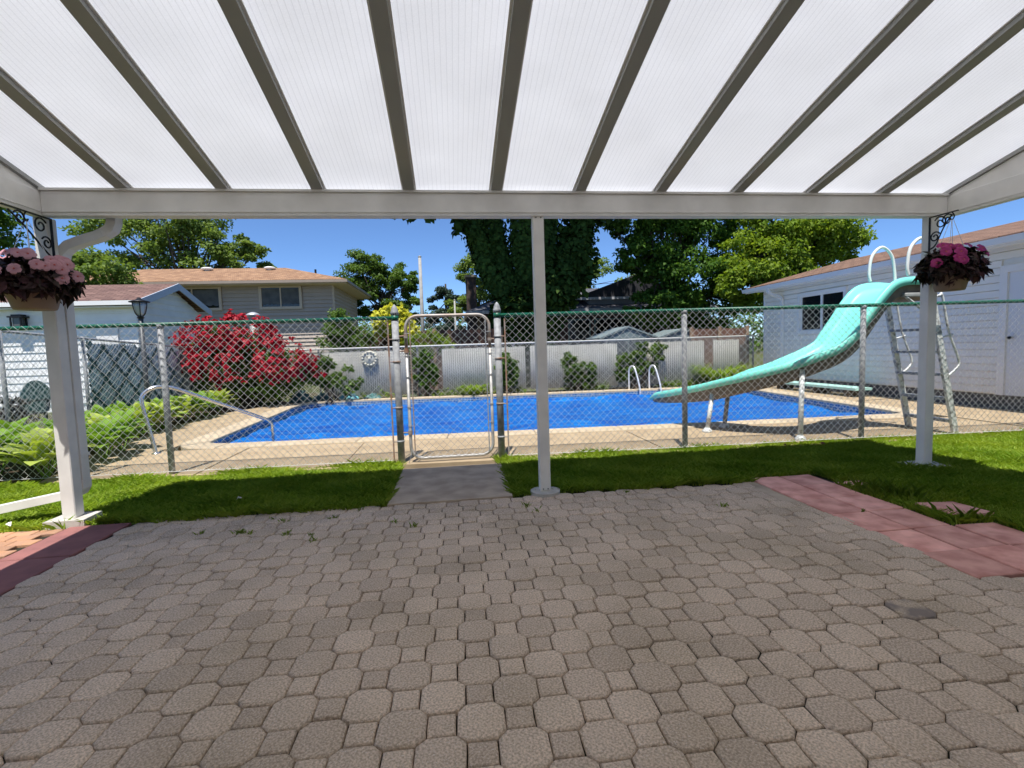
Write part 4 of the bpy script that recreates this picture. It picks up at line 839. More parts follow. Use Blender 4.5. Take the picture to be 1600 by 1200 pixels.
# ------------------------------------------------------------------ rear fence: chain link with white slats
SLAT = mat('white_slat', (.80, .77, .68), .6, col2=(.62, .59, .51), scale=2.5)
rf = empty('slatted_rear_fence', (1.5, 13.35, 0), 'chain link fence woven with white slats behind the far pool edge', 'fence')
RY = lambda x: 13.42-.045*x
for x in (-6.1, -3.5, -.9, 1.7, 4.3, 6.7, 8.55):
    m_ = MB(); m_.tube([(x, RY(x)+.05, -.05), (x, RY(x)+.05, 1.39)], .028, 10); part(rf, 'fence_post', m_, GALV, sm=True)
m_ = MB(); m_.tube([(-6.15, RY(-6.15), 1.37), (8.6, RY(8.6), 1.37)], .02, 8); part(rf, 'top_rail', m_, mat('pale_rail', (.66, .65, .60), .7, .0), sm=True)
def slat_panel(xa, xb, z0, z1):
    V = []; F = []; x = xa; o = 0
    while x < xb:
        w_ = .0578; y = RY(x)+.004; zz = z1-random.uniform(0, .02); V += [(x, y, z0), (x+w_, y, z0), (x+w_, y, zz), (x, y, zz), (x, y+.006, z0), (x+w_, y+.006, z0), (x+w_, y+.006, zz), (x, y+.006, zz)]
        F += [(o, o+1, o+2, o+3), (o+5, o+4, o+7, o+6), (o+1, o+5, o+6, o+2), (o+4, o, o+3, o+7), (o+3, o+2, o+6, o+7), (o, o+4, o+5, o+1)]; o += 8; x += .058
    return part_mesh(rf, 'slats', np.array(V), np.array(F), SLAT, kind='stuff')
for a, b_ in ((-3.4, -1.15), (-.25, 2.0), (2.15, 4.55), (5.4, 7.05), (7.35, 8.05)): slat_panel(a, b_, .10, 1.29)
V, F = chainlink(-6.1, 8.55, .04, 1.36, lambda x: RY(x)-.008, D=.078, r=.0060); part_mesh(rf, 'chain_link_mesh', V, F, mat('dull_wire', (.52, .51, .46), .8, .0), kind='stuff')
med = empty('lion_plaque', (-2.16, 13.45, 1.0), 'round cream mask plaque hung on the slatted fence', 'plaque')
m_ = MB(); prof_ = [(.001, -.06), (.08, -.055), (.15, -.03), (.20, .0), (.215, .03)]
nn_ = 20
for i, (r0, yv) in enumerate(prof_): m_.v += [(-2.16+r0*math.cos(2*math.pi*k/nn_), 13.46+yv, 1.08+r0*math.sin(2*math.pi*k/nn_)) for k in range(nn_)]
m_.f += [(i*nn_+k, i*nn_+(k+1) % nn_, (i+1)*nn_+(k+1) % nn_, (i+1)*nn_+k) for i in range(4) for k in range(nn_)]; CREAM = mat('cream_plaster', (.58, .56, .46), .8, var=.25, scale=14, bump=.5, bscale=25)
part(med, 'disc', m_, CREAM, sm=True)
for k in range(14):
    a = 2*math.pi*k/14; m_ = MB(); m_.lathe([(.004, -.035), (.03, -.02), (.035, 0), (.03, .02), (.004, .035)], (-2.16+.175*math.cos(a), 13.42, 1.08+.175*math.sin(a)), 8); part(med, 'mane_lobe', m_, CREAM, sm=True)
m_ = MB(); m_.lathe([(.004, -.06), (.03, -.03), (.03, .01), (.012, .05)], (-2.16, 13.395, 1.08), 8); part(med, 'nose', m_, CREAM, sm=True)
for x in (-2.215, -2.105):
    m_ = MB(); m_.lathe([(.004, -.02), (.02, 0), (.004, .02)], (x, 13.405, 1.13), 8); part(med, 'eye', m_, SOIL, sm=True)

# divider fence on the left: chain link, crossed diagonal slats
df_ = empty('privacy_fence', (-6.2, 10.5, 0), 'chain link side fence with diagonal pale slats and dark green cross strips', 'fence')
ztop = lambda y: 1.70-(y-7.7)*.042
for y in (5.6, 7.65, 9.2, 11.3, 13.2):
    m_ = MB(); m_.tube([(-6.2, y, -.05), (-6.2, y, ztop(y)+.03)], .028, 10); part(df_, 'fence_post', m_, GALV, sm=True)
m_ = MB(); m_.tube([(-6.2, 5.6, ztop(5.6)), (-6.2, 13.2, ztop(13.2))], .02, 8); part(df_, 'top_rail', m_, GALV, sm=True)
V, F = chainlink(5.6, 13.2, .05, 1.45, lambda x: 0*x, r=.003); V = np.stack([-6.2+.03+V[:, 1], V[:, 0], V[:, 2]*(1.70-(V[:, 0]-7.7)*.042)/1.46], 1); part_mesh(df_, 'chain_link_mesh', V, F, WIRE, kind='stuff')
def diag(y0, dirn, w_, xo, th_, M, name, ya=9.25, yb=13.15):
    """strip running 45 degrees across the fence, clipped to the panel"""
    P_ = []
    for t in np.linspace(-2.2, 2.2, 89):
        y = y0+t; z = .75+dirn*t*1.05
        if ya <= y <= yb and .06 <= z <= ztop(y)-.04: P_.append((y, z))
    if len(P_) < 3: return None
    (ya_, za_), (yb_, zb_) = P_[0], P_[-1]; d = Vector((yb_-ya_, zb_-za_)).normalized(); n_ = Vector((-d.y, d.x))*w_/2
    q = [(ya_+n_.x, za_+n_.y), (ya_-n_.x, za_-n_.y), (yb_-n_.x, zb_-n_.y), (yb_+n_.x, zb_+n_.y)]
    m_ = MB(); m_.hexa([(xo, a, b) for a, b in q], [(xo+th_, a, b) for a, b in q]); return m_
PSL = mat('grey_slat', (.85, .90, .88), .5, isl=.12); GSL = mat('green_slat', (.012, .09, .075), .5)
sl_ = MB(); y = 8.0
while y < 14.4:
    q = diag(y, 1, .042, -6.192, .006, PSL, 's'); y += .085
    if q: sl_.add(q.v, q.f)
part(df_, 'slats', sl_, PSL, kind='stuff')
sl_ = MB(); y = 8.0
while y < 14.4:
    q = diag(y, -1, .05, -6.205, .006, PSL, 's'); y += .072
    if q: sl_.add(q.v, q.f)
part(df_, 'back_slats', sl_, mat('teal_slat', (.06, .16, .15), .6, isl=.2), kind='stuff')
for dirn, xo, off in ((-1, -6.180, 0), (1, -6.183, .22)):
    y = 8.2+off
    while y < 14.3:
        q = diag(y, dirn, .055, xo, .005, GSL, 'g'); y += .54
        if q: part(df_, 'cross_strip', q, GSL)

# board fences
WOOD = mat('dark_brown_board', (.115, .06, .042), .85, var=.3, scale=6, obj_var=.18, stretch=(1, 1, .15)); WOOD2 = mat('red_brown_board', (.21, .115, .08), .85, var=.3, scale=6, obj_var=.2, stretch=(1, 1, .15))
def board_fence(name, label, xa, xb, yf, h, M, wdt=.145, posts=True):
    e = empty(name, ((xa+xb)/2, yf, 0), label, 'fence'); x = xa
    while x < xb-.02:
        m_ = MB(); m_.box(x+.004, min(x+wdt, xb), yf, yf+.02, .02, h+random.uniform(-.012, .012)); part(e, 'board', m_, M); x += wdt
    for z in (.35, h-.3):
        m_ = MB(); m_.box(xa, xb, yf+.02, yf+.06, z, z+.09); part(e, 'rail', m_, M)
    if posts:
        x = xa
        while x <= xb+.01:
            m_ = MB(); m_.box(x-.05, x+.05, yf-.07, yf-.0005, 0, h+.06); part(e, 'post', m_, mat('tan_post', (.33, .22, .14), .85, var=.25, scale=5)); x += (xb-xa)/2
board_fence('board_fence', 'dark brown board fence seen through the chain link gate', -2.6, 1.6, 15.6, 1.86, WOOD)
board_fence('corner_fence', 'red brown board fence between the slats and the white garage', 6.95, 8.68, 13.62, 1.62, WOOD2, .16)
# storage sheds
TEAL = mat('grey_teal_plastic', (.20, .25, .25), .5, var=.08); DTEAL = mat('dark_teal_plastic', (.06, .08, .10), .5, var=.1)
def shed(x0, x1, y0, y1, h, rise, label, flat=False):
    e = empty('storage_shed', ((x0+x1)/2, y0, 0), label, 'shed'); m_ = MB(); m_.box(x0+.06, x1-.06, y0+.05, y1, 0, h); part(e, 'body', m_, DTEAL); xm = (x0+x1)/2 if not flat else x1-.2
    for q in ([(x0, y0, h), (xm, y0, h+rise), (xm, y1, h+rise), (x0, y1, h)], [(xm, y0, h+rise), (x1, y0, h), (x1, y1, h), (xm, y1, h+rise)]):
        m_ = MB(); m_.hexa(q, [(p[0], p[1], p[2]+.05) for p in q]); part(e, 'roof', m_, TEAL)
    m_ = MB(); m_.add([(x0+.06, y0+.04, h), (x1-.06, y0+.04, h), (xm, y0+.04, h+rise)]+[(x0+.06, y0+.08, h), (x1-.06, y0+.08, h), (xm, y0+.08, h+rise)], [(0, 1, 2), (5, 4, 3), (0, 3, 4, 1), (1, 4, 5, 2), (2, 5, 3, 0)]); part(e, 'gable', m_, TEAL)
    m_ = MB(); m_.box(xm-.02, xm+.02, y0+.03, y0+.05, .1, h-.02); part(e, 'door_seam', m_, TEAL)
shed(4.25, 6.0, 13.75, 15.2, 1.40, .32, 'dark storage shed with grey teal gable behind the rear fence shrubs')
shed(6.25, 7.75, 14.2, 15.6, 1.38, .24, 'pale grey teal storage box with flat sloping lid by the corner fence')
# utility poles
for x, y, h, r0, lb in ((-1.40, 26, 6.05, .11, 'tall pale utility pole standing in front of the far trees'), (.30, 27, 3.9, .06, 'short thin pale pole between the spruce and the chimney')):
    e = empty('utility_pole', (x, y, 0), lb, 'pole'); m_ = MB(); m_.tube([(x, y, 0), (x, y, h)], [r0, r0*.7], 8); part(e, 'pole', m_, mat('weathered_pole', (.42, .41, .38), .9, var=.2), sm=True)
    m_ = MB(); m_.lathe([(r0*.8, 0), (r0*.8, .05), (.01, .08)], (x, y, h), 8); part(e, 'cap', m_, mat('weathered_pole', (0, 0, 0)))

# ------------------------------------------------------------------ trees
BARK = mat('bark', (.10, .075, .055), .95, col2=(.05, .04, .03), scale=10, bump=.8, bscale=25, stretch=(1, 1, .3))
LF_MID = leaf_mat('leaf_mid', (.045, .105, .016), (.14, .225, .038)); LF_DARK = leaf_mat('leaf_dark', (.040, .098, .014), (.12, .225, .032), .32, spec=.12); LF_LIGHT = leaf_mat('leaf_light', (.11, .20, .018), (.28, .37, .04), .42)
LF_IVY = leaf_mat('leaf_ivy', (.024, .052, .012), (.075, .13, .024), .18, spec=.08, rough=.7); LF_BLUE = leaf_mat('leaf_bluegreen', (.03, .06, .045), (.07, .11, .075), .15); LF_LOC = leaf_mat('leaf_locust', (.085, .155, .03), (.24, .32, .07), .42); LF_YEL = leaf_mat('leaf_yellow', (.40, .42, .035), (.72, .68, .09), .35)
def tree(name, label, base, trunk, lumps, leaf_n, size, M, tr=.22, hollow=.5, cl_r=.34, group=None, up=.4, nlimb=9):
    """trunk: list of points; lumps: (centre, radii, weight). Leaves sit in small clumps scattered through each lump"""
    e = empty(name, base, label, 'tree', group); r = np.random.default_rng(abs(hash(label)) % 9999 if False else sum(map(ord, label)))
    m_ = MB(); P_ = smooth_path(trunk, 4); m_.tube(P_, [tr*(1-.6*i/(len(P_)-1)) for i in range(len(P_))], 9)
    top = Vector(trunk[-1]); wsum = sum(l[2] for l in lumps); VV = []; FF = []; o = 0
    for c, R, wgt in lumps:
        n = int(leaf_n*wgt/wsum); nc = max(8, int(n/200)); cc, _ = in_ellip(c, np.array(R)*.86, nc, r, hollow)
        for k in range(min(nlimb, nc) if c[2] < 7.4 or name == 'locust_tree' else 0):
            q = Vector(cc[k]); a = P_[int(len(P_)*r.uniform(.5, .98))-1]; mid = a.lerp(q, .5)+Vector((r.normal()*.2, r.normal()*.2, .25)); m_.tube([a, mid, q], [tr*.30, tr*.17, tr*.05], 5)
        rad = cl_r*min(R)*(.7+.6*r.random(nc)); per_ = np.full(nc, n//nc)
        idx = np.repeat(np.arange(nc), per_); d = r.normal(size=(len(idx), 3)); d /= np.linalg.norm(d, axis=1)[:, None]; rr_ = r.random(len(idx))**.45
        P = cc[idx]+d*(rr_*rad[idx])[:, None]*np.array([1.25, 1.25, .62])
        N = d*.55+np.array([0, 0, .55]); V, F = leaves(P, size, N, jit=.55, r=r); VV.append(V); FF.append(F+o); o += len(V)
    part(e, 'trunk', m_, BARK, sm=True); part_mesh(e, 'crown', np.concatenate(VV), np.concatenate(FF), M, kind='stuff'); return e
tree('locust_tree', 'tall airy light green tree rising behind the tan house roof', (-21, 41, 0), [(-20, 41, 0), (-20, 41, 4), (-19.6, 41, 8)], [((-24.5, 41, 9.6), (4.5, 3, 3.4), 5), ((-18.5, 41, 9.8), (3.6, 3, 2.7), 4), ((-15.9, 41, 8.8), (2.2, 2, 1.8), 2.2), ((-21, 41, 13), (6, 4, 3), 2.5)], 25000, .26, LF_LOC, .35, cl_r=.26, nlimb=12)
tree('conifer_tree', 'dark conifer beside the left end of the patio cover', (-19, 21, 0), [(-18.6, 21, 0), (-18.6, 21, 4), (-18.6, 21, 9)], [((-18.6, 21, 6.5), (2.3, 2, 4.5), 4), ((-17.0, 21, 4.2), (1.6, 1.5, 1.6), 1.6)], 9000, .22, LF_DARK, .2)
tree('garden_tree', 'light green leafy tree just above the low garage roof', (-15.6, 22.5, 0), [(-14.6, 22.5, 0), (-14.6, 22.5, 3), (-14.5, 22.5, 4)], [((-14.8, 22.5, 4.6), (2.0, 1.5, 1.3), 4)], 6000, .18, LF_LOC, .12)
tree('broadleaf_tree', 'round dense green tree between the tan house and the pole', (-4.9, 35, 0), [(-4.6, 35, 0), (-4.6, 35, 3), (-4.5, 35, 5.5)], [((-5.6, 35, 6.7), (1.75, 1.7, 1.7), 5), ((-5.2, 35, 4.6), (2.2, 1.7, 1.1), 3), ((-3.2, 35, 6.2), (1.25, 1.2, 1.45), 2.4), ((-2.8, 35, 4.2), (1.4, 1.2, 1.2), 2)], 30000, .165, LF_MID, .2, cl_r=.24)
tree('blue_spruce', 'blue green spruce rising behind the short pale pole', (-.3, 36, 0), [(-.2, 36, 0), (-.2, 36, 3), (-.2, 36, 6)], [((-.35, 36, 4.6), (1.3, 1.2, 1.3), 3), ((-.2, 36, 3), (1.7, 1.4, 1.6), 3)], 14000, .15, LF_BLUE, .16, cl_r=.2, up=.1)
tree('back_tree', 'pale green tree behind the dark chimney', (2, 34, 0), [(2, 34, 0), (2, 34, 3), (2.1, 34, 5)], [((2.0, 34, 6.2), (1.5, 1.4, 1.8), 3), ((1.0, 34, 4.2), (1.2, 1.2, 1), 1.5), ((10, 34, 6), (4, 2, 1.6), 2)], 13000, .18, LF_LOC, .18)
# ivy-clad tree: five leaning stems wrapped in ivy
iv = empty('ivy_tree', (2.75, 16.8, 0), 'huge dark tree with several trunks wrapped in ivy beside the rear fence', 'tree')
r = np.random.default_rng(11); stems = [([(2.3, 16.8, 0), (2.0, 16.8, 2.6), (1.35, 16.8, 3.9), (.92, 16.8, 5.4), (.2, 16.8, 8.5)], .34), ([(2.45, 16.9, 0), (2.3, 16.9, 2.6), (1.85, 16.9, 4.0), (1.60, 16.9, 5.4), (1.3, 17, 9)], .34), ([(2.7, 16.7, 0), (2.7, 16.7, 2.6), (2.62, 16.7, 4.2), (2.6, 16.7, 5.6), (2.6, 17, 9)], .46), ([(2.95, 16.9, 0), (3.05, 16.9, 2.4), (3.3, 16.9, 4.0), (3.42, 16.9, 5.6), (3.6, 17, 9)], .42), ([(3.0, 16.8, 0), (3.35, 16.8, 2.4), (4.1, 16.8, 3.9), (4.75, 16.8, 5.5), (6.2, 17, 8.8)], .46)]
VV = []; FF = []; o = 0
for P_, rad in stems:
    S_ = smooth_path(P_, 6); m_ = MB(); m_.tube(S_, [rad*.62*(1-.5*i/len(S_)) for i in range(len(S_))], 9); part(iv, 'trunk', m_, BARK, sm=True)
    S_ = np.array([tuple(p) for p in S_ if p.z < 6.8]); n = 6500; k = r.integers(0, len(S_)-1, n); t = r.random(n)[:, None]; C_ = S_[k]*(1-t)+S_[k+1]*t
    a = r.random(n)*6.283; rr_ = rad*(.70+.33*np.abs(r.normal(size=n))*(.5+.5*np.sin(C_[:, 2]*3+a*2)**2)); D = np.stack([np.cos(a), np.sin(a), r.normal(size=n)*.15], 1)
    P = C_+D*rr_[:, None]; N = D+np.array([0, 0, .35]); V, F = leaves(P, .14, N, asp=.9, jit=.35, r=r); VV.append(V); FF.append(F+o); o += len(V)
part_mesh(iv, 'ivy', np.concatenate(VV), np.concatenate(FF), LF_IVY, kind='stuff')
VV = []; FF = []; o = 0
for c, R, n in (((2.5, 16.8, 9.6), (6.0, 5.0, 2.8), 11000), ((.0, 16.2, 6.75), (1.8, 1.4, .75), 1500), ((2.9, 16.6, 6.9), (2.6, 1.8, .9), 3000), ((5.0, 16.8, 6.4), (1.5, 1.5, 1.0), 2200), ((4.4, 16.9, 4.3), (.75, .7, 1.3), 1500), ((-1.0, 15.6, 5.55), (.9, .5, .28), 260), ((.55, 15.8, 5.3), (.35, .3, .55), 170), ((2.6, 16.7, 2.3), (1.25, .8, 1.0), 2600), ((3.3, 16.7, 3.0), (1.1, .8, 1.0), 1800)):
    P, d = in_ellip(c, R, n, r, .35); V, F = leaves(P, .24, d*.4+np.array([0, 0, .6]), asp=.75, jit=.5, r=r); VV.append(V); FF.append(F+o); o += len(V)
part_mesh(iv, 'crown', np.concatenate(VV), np.concatenate(FF), LF_IVY, kind='stuff')
tree('maple_tree', 'dark green spreading tree between the ivy trunks and the bright tree', (8.2, 18.3, 0), [(8.6, 18.3, 0), (8.7, 18.3, 2.5), (8.5, 18.3, 5)], [((8.3, 18.3, 6.0), (1.9, 1.8, 1.5), 4), ((7.5, 18.0, 4.4), (1.7, 1.5, .9), 3), ((9.2, 18.0, 3.9), (1.9, 1.6, 1.5), 4), ((8.0, 17.8, 2.6), (1.6, 1.2, .9), 2.5), ((9, 18.3, 8.2), (3.2, 3, 1.4), 2.5), ((10.4, 18.3, 2.4), (1.5, 1.2, 1.1), 2), ((10.2, 18.6, 5.6), (1.3, 1.2, 1.1), 2.2), ((6.9, 18.2, 5.6), (1.0, 1, .7), 1.2)], 38000, .155, LF_DARK, .2, cl_r=.36)
tree('sunlit_tree', 'bright yellow green leafy tree above the white garage corner', (12.2, 16.6, 0), [(11.9, 16.8, 0), (12.0, 16.8, 2.5), (12.0, 16.8, 5)], [((12.6, 16.6, 5.4), (2.2, 1.8, 1.7), 5), ((13.6, 16.4, 4.6), (1.35, 1.2, 1.0), 2), ((10.9, 16.3, 4.3), (1.4, 1.3, 1.2), 3), ((10.2, 16.0, 3.0), (1.0, .9, .8), 1.6), ((11.6, 16.4, 3.2), (1.6, 1.2, 1.1), 2.5), ((12, 16.8, 7.2), (2.6, 2.2, 1.2), 2)], 42000, .145, LF_LIGHT, .18, cl_r=.33)
# row of distant foliage closing the horizon
VV = []; FF = []; o = 0; r = np.random.default_rng(21)
for k in range(46):
    a = -1.05+2.1*k/45+r.normal()*.01; D = 60+r.uniform(-6, 8); c = (math.sin(a)*D, math.cos(a)*D, r.uniform(2.0, 3.4)); P, d = in_ellip(c, (3.4, 2.5, r.uniform(2.6, 4.2)), 800, r, .5); V, F = leaves(P, .45, d*.5+np.array([0, 0, .5]), r=r); VV.append(V); FF.append(F+o); o += len(V)
me = fast_mesh('distant_trees', np.concatenate(VV), np.concatenate(FF)); me.materials.append(LF_MID); ob = bpy.data.objects.new('distant_trees', me); col.objects.link(ob); tag(ob, 'far belt of green garden trees along the horizon', 'trees', kind='stuff')

# ------------------------------------------------------------------ shrubs
def shrub(name, label, base, lumps, n, size, M, cat='shrub', stems=6, asp=.55, up=.5, group=None, hollow=.45):
    e = empty(name, base, label, cat, group); r = np.random.default_rng(sum(map(ord, label))+int(base[0]*10)); VV = []; FF = []; o = 0; wsum = sum(l[2] for l in lumps)
    m_ = MB()
    for c, R, wgt in lumps:
        k_ = int(n*wgt/wsum); nc = max(4, k_//60); cc, _ = in_ellip(c, np.array(R)*.8, nc, r, hollow); idx = r.integers(0, nc, k_); d = r.normal(size=(k_, 3)); d /= np.linalg.norm(d, axis=1)[:, None]
        P = cc[idx]+d*(r.random(k_)**.5*.30*min(R))[:, None]; P[:, 2] = np.maximum(P[:, 2], .02); V, F = leaves(P, size, d*.5+np.array([0, -.1, up]), asp=asp, jit=.5, r=r); VV.append(V); FF.append(F+o); o += len(V)
        for k in range(stems):
            q = Vector(cc[k % nc]); b0 = Vector((base[0]+r.normal()*.08, base[1]+r.normal()*.08, -.02)); m_.tube([b0, b0.lerp(q, .5)+Vector((0, 0, .1)), q], [.018, .012, .005], 5)
    part(e, 'stems', m_, BARK); part_mesh(e, 'foliage', np.concatenate(VV), np.concatenate(FF), M, kind='stuff'); return e
rose = shrub('rose_bush', 'large round rose bush covered in deep red blooms', (-4.95, 12.75, 0), [((-4.93, 12.75, .80), (1.50, .8, .92), 5), ((-5.29, 12.75, 1.49), (1.12, .7, .65), 3), ((-4.16, 12.75, .90), (.95, .6, .72), 2)], 11500, .085, LF_DARK, stems=10)
r = np.random.default_rng(5); VV = []; FF = []; o = 0
cl = []
for c, R, n in (((-4.93, 12.6, .96), (1.52, .85, .85), 92), ((-5.29, 12.6, 1.60), (1.16, .7, .60), 66), ((-4.16, 12.6, .98), (1.0, .65, .7), 17)):
    P, d = in_ellip(c, R, n*3, r, .9); ok = (d[:, 1] < .35) & (d[:, 2] > -.30); P = P[ok]; d = d[ok]
    for p, q in list(zip(P, d))[:n]:
        for _ in range(r.integers(4, 10)): cl.append((p+r.normal(size=3)*.07, q))
PC = np.array([c[0] for c in cl]); DC = np.array([c[1] for c in cl])
for rep in range(5):   # each bloom: five cupped petals
    a = rep*2.513; V, F = leaves(PC+r.normal(size=PC.shape)*.01, .072, DC+r.normal(size=DC.shape)*.55+np.array([0, -.2, .3]), asp=.95, jit=.3, r=r, fold=.25); VV.append(V); FF.append(F+o); o += len(V)
part_mesh(rose, 'blooms', np.concatenate(VV), np.concatenate(FF), leaf_mat('rose_petal', (.24, .003, .012), (.50, .010, .030), .2, thue=1), kind='stuff')
shrub('arching_shrub', 'tall dark green arching shrub before the tan house corner', (-3.1, 14.9, 0), [((-3.05, 14.9, 1.9), (.75, .5, .85), 4), ((-3.4, 14.9, 1.3), (.6, .5, .9), 2), ((-2.6, 14.9, 1.3), (.55, .5, .9), 2)], 6500, .10, LF_MID, asp=.4)
shrub('golden_shrub', 'round yellow leaved shrub behind the gate post', (-1.75, 15.1, 0), [((-1.72, 15.1, 2.15), (.68, .5, .55), 4), ((-1.4, 15.1, 1.75), (.5, .45, .45), 1.5)], 5000, .12, LF_YEL, asp=.8)
shrub('feathery_shrub', 'light green feathery shrub seen through the top of the gate', (-.75, 14.3, 0), [((-.75, 14.3, 1.45), (.65, .35, .45), 3), ((-.2, 14.3, 1.4), (.4, .3, .35), 1)], 3600, .09, LF_LIGHT, asp=.25)
shrub('climber', 'green climbing plant between the rose bush and the cream plaque', (-3.05, 13.0, 0), [((-3.2, 13.0, .75), (.45, .2, .5), 3), ((-2.7, 12.95, .55), (.45, .2, .45), 2)], 3000, .085, LF_MID, asp=.7)
shrub('vine', 'dark vine climbing the gap in the slats behind the gate', (-.72, 13.3, 0), [((-.72, 13.3, .7), (.42, .14, .65), 3)], 2400, .085, LF_DARK, asp=.7)
shrub('spindle_shrub', 'narrow upright green shrub behind the right gate post', (1.45, 12.98, 0), [((1.45, 12.98, .62), (.38, .25, .60), 3)], 2600, .085, LF_MID, asp=.6)
shrub('ragged_shrub', 'ragged green shrub in front of white slats beside the middle post', (3.35, 12.95, 0), [((3.2, 12.95, .62), (.34, .22, .55), 3), ((3.65, 12.95, .45), (.38, .22, .42), 2)], 3000, .085, LF_MID, asp=.6)
shrub('broad_shrub', 'broad green shrub behind the white pool ladder', (5.0, 12.92, 0), [((4.75, 12.92, .60), (.42, .25, .48), 3), ((5.3, 12.95, .85), (.40, .22, .60), 3), ((5.8, 12.98, 1.05), (.22, .15, .35), 1)], 4600, .085, LF_MID, asp=.6)
def strap_plant(name, label, c, rad, n, L, M):
    e = empty(name, (c[0], c[1], 0), label, 'plant'); r = np.random.default_rng(int(abs(c[0])*100)); V = []; F = []; o = 0
    for k in range(n):
        a = r.random()*6.283; b = np.array([c[0], c[1], 0])+np.array([math.cos(a), math.sin(a), 0])*r.random()*rad*.45; D = np.array([math.cos(a), math.sin(a), 0]); s_ = np.array([-D[1], D[0], 0])*.016; ll = L*(.6+.6*r.random()); h = ll*r.uniform(.5, .8)
        for t, wv in ((0, .6), (.35, 1), (.7, .9), (1, .05)):
            p = b+D*ll*.75*t+np.array([0, 0, h*(2.2*t-1.6*t*t)]); V += [p+s_*wv, p-s_*wv]
        for i in range(3): F.append((o+2*i, o+2*i+1, o+2*i+3, o+2*i+2))
        o += 8
    part_mesh(e, 'blades', np.array(V), np.array(F), M, kind='stuff'); m_ = MB(); m_.lathe([(.06, -.03), (.05, .04), (.01, .05)], (c[0], c[1], 0), 8); part(e, 'crown', m_, LF_MID)
strap_plant('day_lily', 'mound of bright strappy leaves beside the slide chute', (7.35, 12.75), .6, 420, .95, LF_LIGHT)
strap_plant('spider_plant', 'low light green strappy clump at the foot of the white slats', (.55, 13.05), .4, 200, .5, LF_LIGHT)
VV = []; r = np.random.default_rng(31); P = np.stack([r.uniform(-3.4, 7.6, 5200), r.uniform(12.95, 13.35, 5200), np.abs(r.normal(size=5200))*.09+.01], 1); P[:, 1] -= .045*P[:, 0]; k = np.sin(P[:, 0]*2.1)+np.sin(P[:, 0]*.9+1) > -.5; P = P[k & (P[:, 1] > 12.75-.076*(P[:, 0]-2)+.32)]
V, F = leaves(P, .09, r=r); me = fast_mesh('ground_cover', V, F); me.materials.append(LF_LOC); ob = bpy.data.objects.new('ground_cover', me); col.objects.link(ob); tag(ob, 'low green weeds and seedlings along the foot of the rear fence', 'ground cover', kind='stuff')
bd = MB(); bd.hexa([(-6.3, 5.35, -.07), (-3.9, 5.40, -.07), (-4.9, 13.3, -.07), (-6.3, 13.3, -.07)], [(-6.3, 5.35, -.005), (-4.2, 5.45, -.005), (-5.1, 13.3, -.005), (-6.3, 13.3, -.005)]); struct('planting_bed', bd, SOIL)
bd = MB(); bd.hexa([(-5, 13.0, -.07), (8.6, 12.3, -.07), (8.6, 13.6, -.07), (-5, 13.8, -.07)], [(-5, 13.0, .0), (8.6, 12.3, .0), (8.6, 13.6, .0), (-5, 13.8, .0)]); struct('rear_bed', bd, SOIL)
# hostas, every leaf its own piece
HOS = leaf_mat('hosta_leaf', (.13, .27, .025), (.29, .44, .07), .35, scale=3, isl=.2); HOSV = leaf_mat('hosta_light', (.30, .42, .06), (.50, .56, .14), .3, scale=3)
def hosta_leaf(L, W, M):
    V = []; F = []; n = 5
    for i in range(n+1):
        t = i/n; wv = W*(math.sin(math.pi*min(1, t*.93+.07))**.75)*(1-.25*t); z = L*(.55*t-.62*t*t); 
        V += [(-wv/2, t*L, z+.03*L), (0, t*L, z), (wv/2, t*L, z+.03*L)]
    for i in range(n): F += [(3*i, 3*i+1, 3*i+4, 3*i+3), (3*i+1, 3*i+2, 3*i+5, 3*i+4)]
    me = bpy.data.meshes.new('leaf'); me.from_pydata(V, [], F); me.update(); smooth(me); me.materials.append(M); return me
HL = [hosta_leaf(.29, .19, HOS), hosta_leaf(.25, .17, HOS), hosta_leaf(.30, .18, HOSV)]
spots = [(x+.22, y) for x, y in [(-5.35, 6.15), (-4.75, 6.05), (-5.55, 6.75), (-4.95, 6.7), (-5.55, 7.35), (-5.0, 7.35), (-5.75, 7.95), (-5.25, 8.05), (-5.85, 8.6), (-5.35, 8.75), (-5.9, 9.3), (-5.4, 9.45), (-5.85, 10.0), (-5.4, 10.2), (-5.8, 10.75), (-5.4, 11.0), (-5.8, 11.5), (-5.45, 11.7), (-4.55, 6.6), (-5.9, 7.0), (-5.9, 6.3)]]
spots += [(-4.35, 5.75), (-5.0, 5.75), (-5.6, 5.8), (-4.45, 7.15), (-5.05, 9.0), (-5.1, 10.5)]
for k, (x, y) in enumerate(spots):
    first = k < 8
    e = empty('hosta', (x, y, 0), 'lush light green hosta near the left post of the patio cover' if y < 7.8 else 'green hosta along the deck edge beside the diagonal slat fence', 'hosta', 'hostas by the post' if y < 7.8 else 'hostas by the slat fence'); r = random.Random(k)
    for q in range(26):
        ring = q/26; az = q*2.399+r.random()*.4; el = R_(68-55*ring+r.gauss(0, 6)); sc_ = r.uniform(.85, 1.2)*(.8+.35*ring); base_h = .15+.20*(1-ring)
        Mx = Matrix.Translation((.05*math.cos(az)+.10*ring*math.cos(az), .05*math.sin(az)+.10*ring*math.sin(az), base_h)) @ Matrix.Rotation(az-math.pi/2, 4, 'Z') @ Matrix.Rotation(el*.8, 4, 'X') @ Matrix.Scale(sc_, 4)
        link_copy(HL[2 if (k % 4 == 1) else r.randrange(2)], 'leaf', e, Mx)
    m_ = MB()
    for q in range(8):
        a = q*.785; m_.tube([(x, y, -.02), (x+.12*math.cos(a), y+.12*math.sin(a), .22)], .006, 4)
    part(e, 'stalks', m_, HOS)
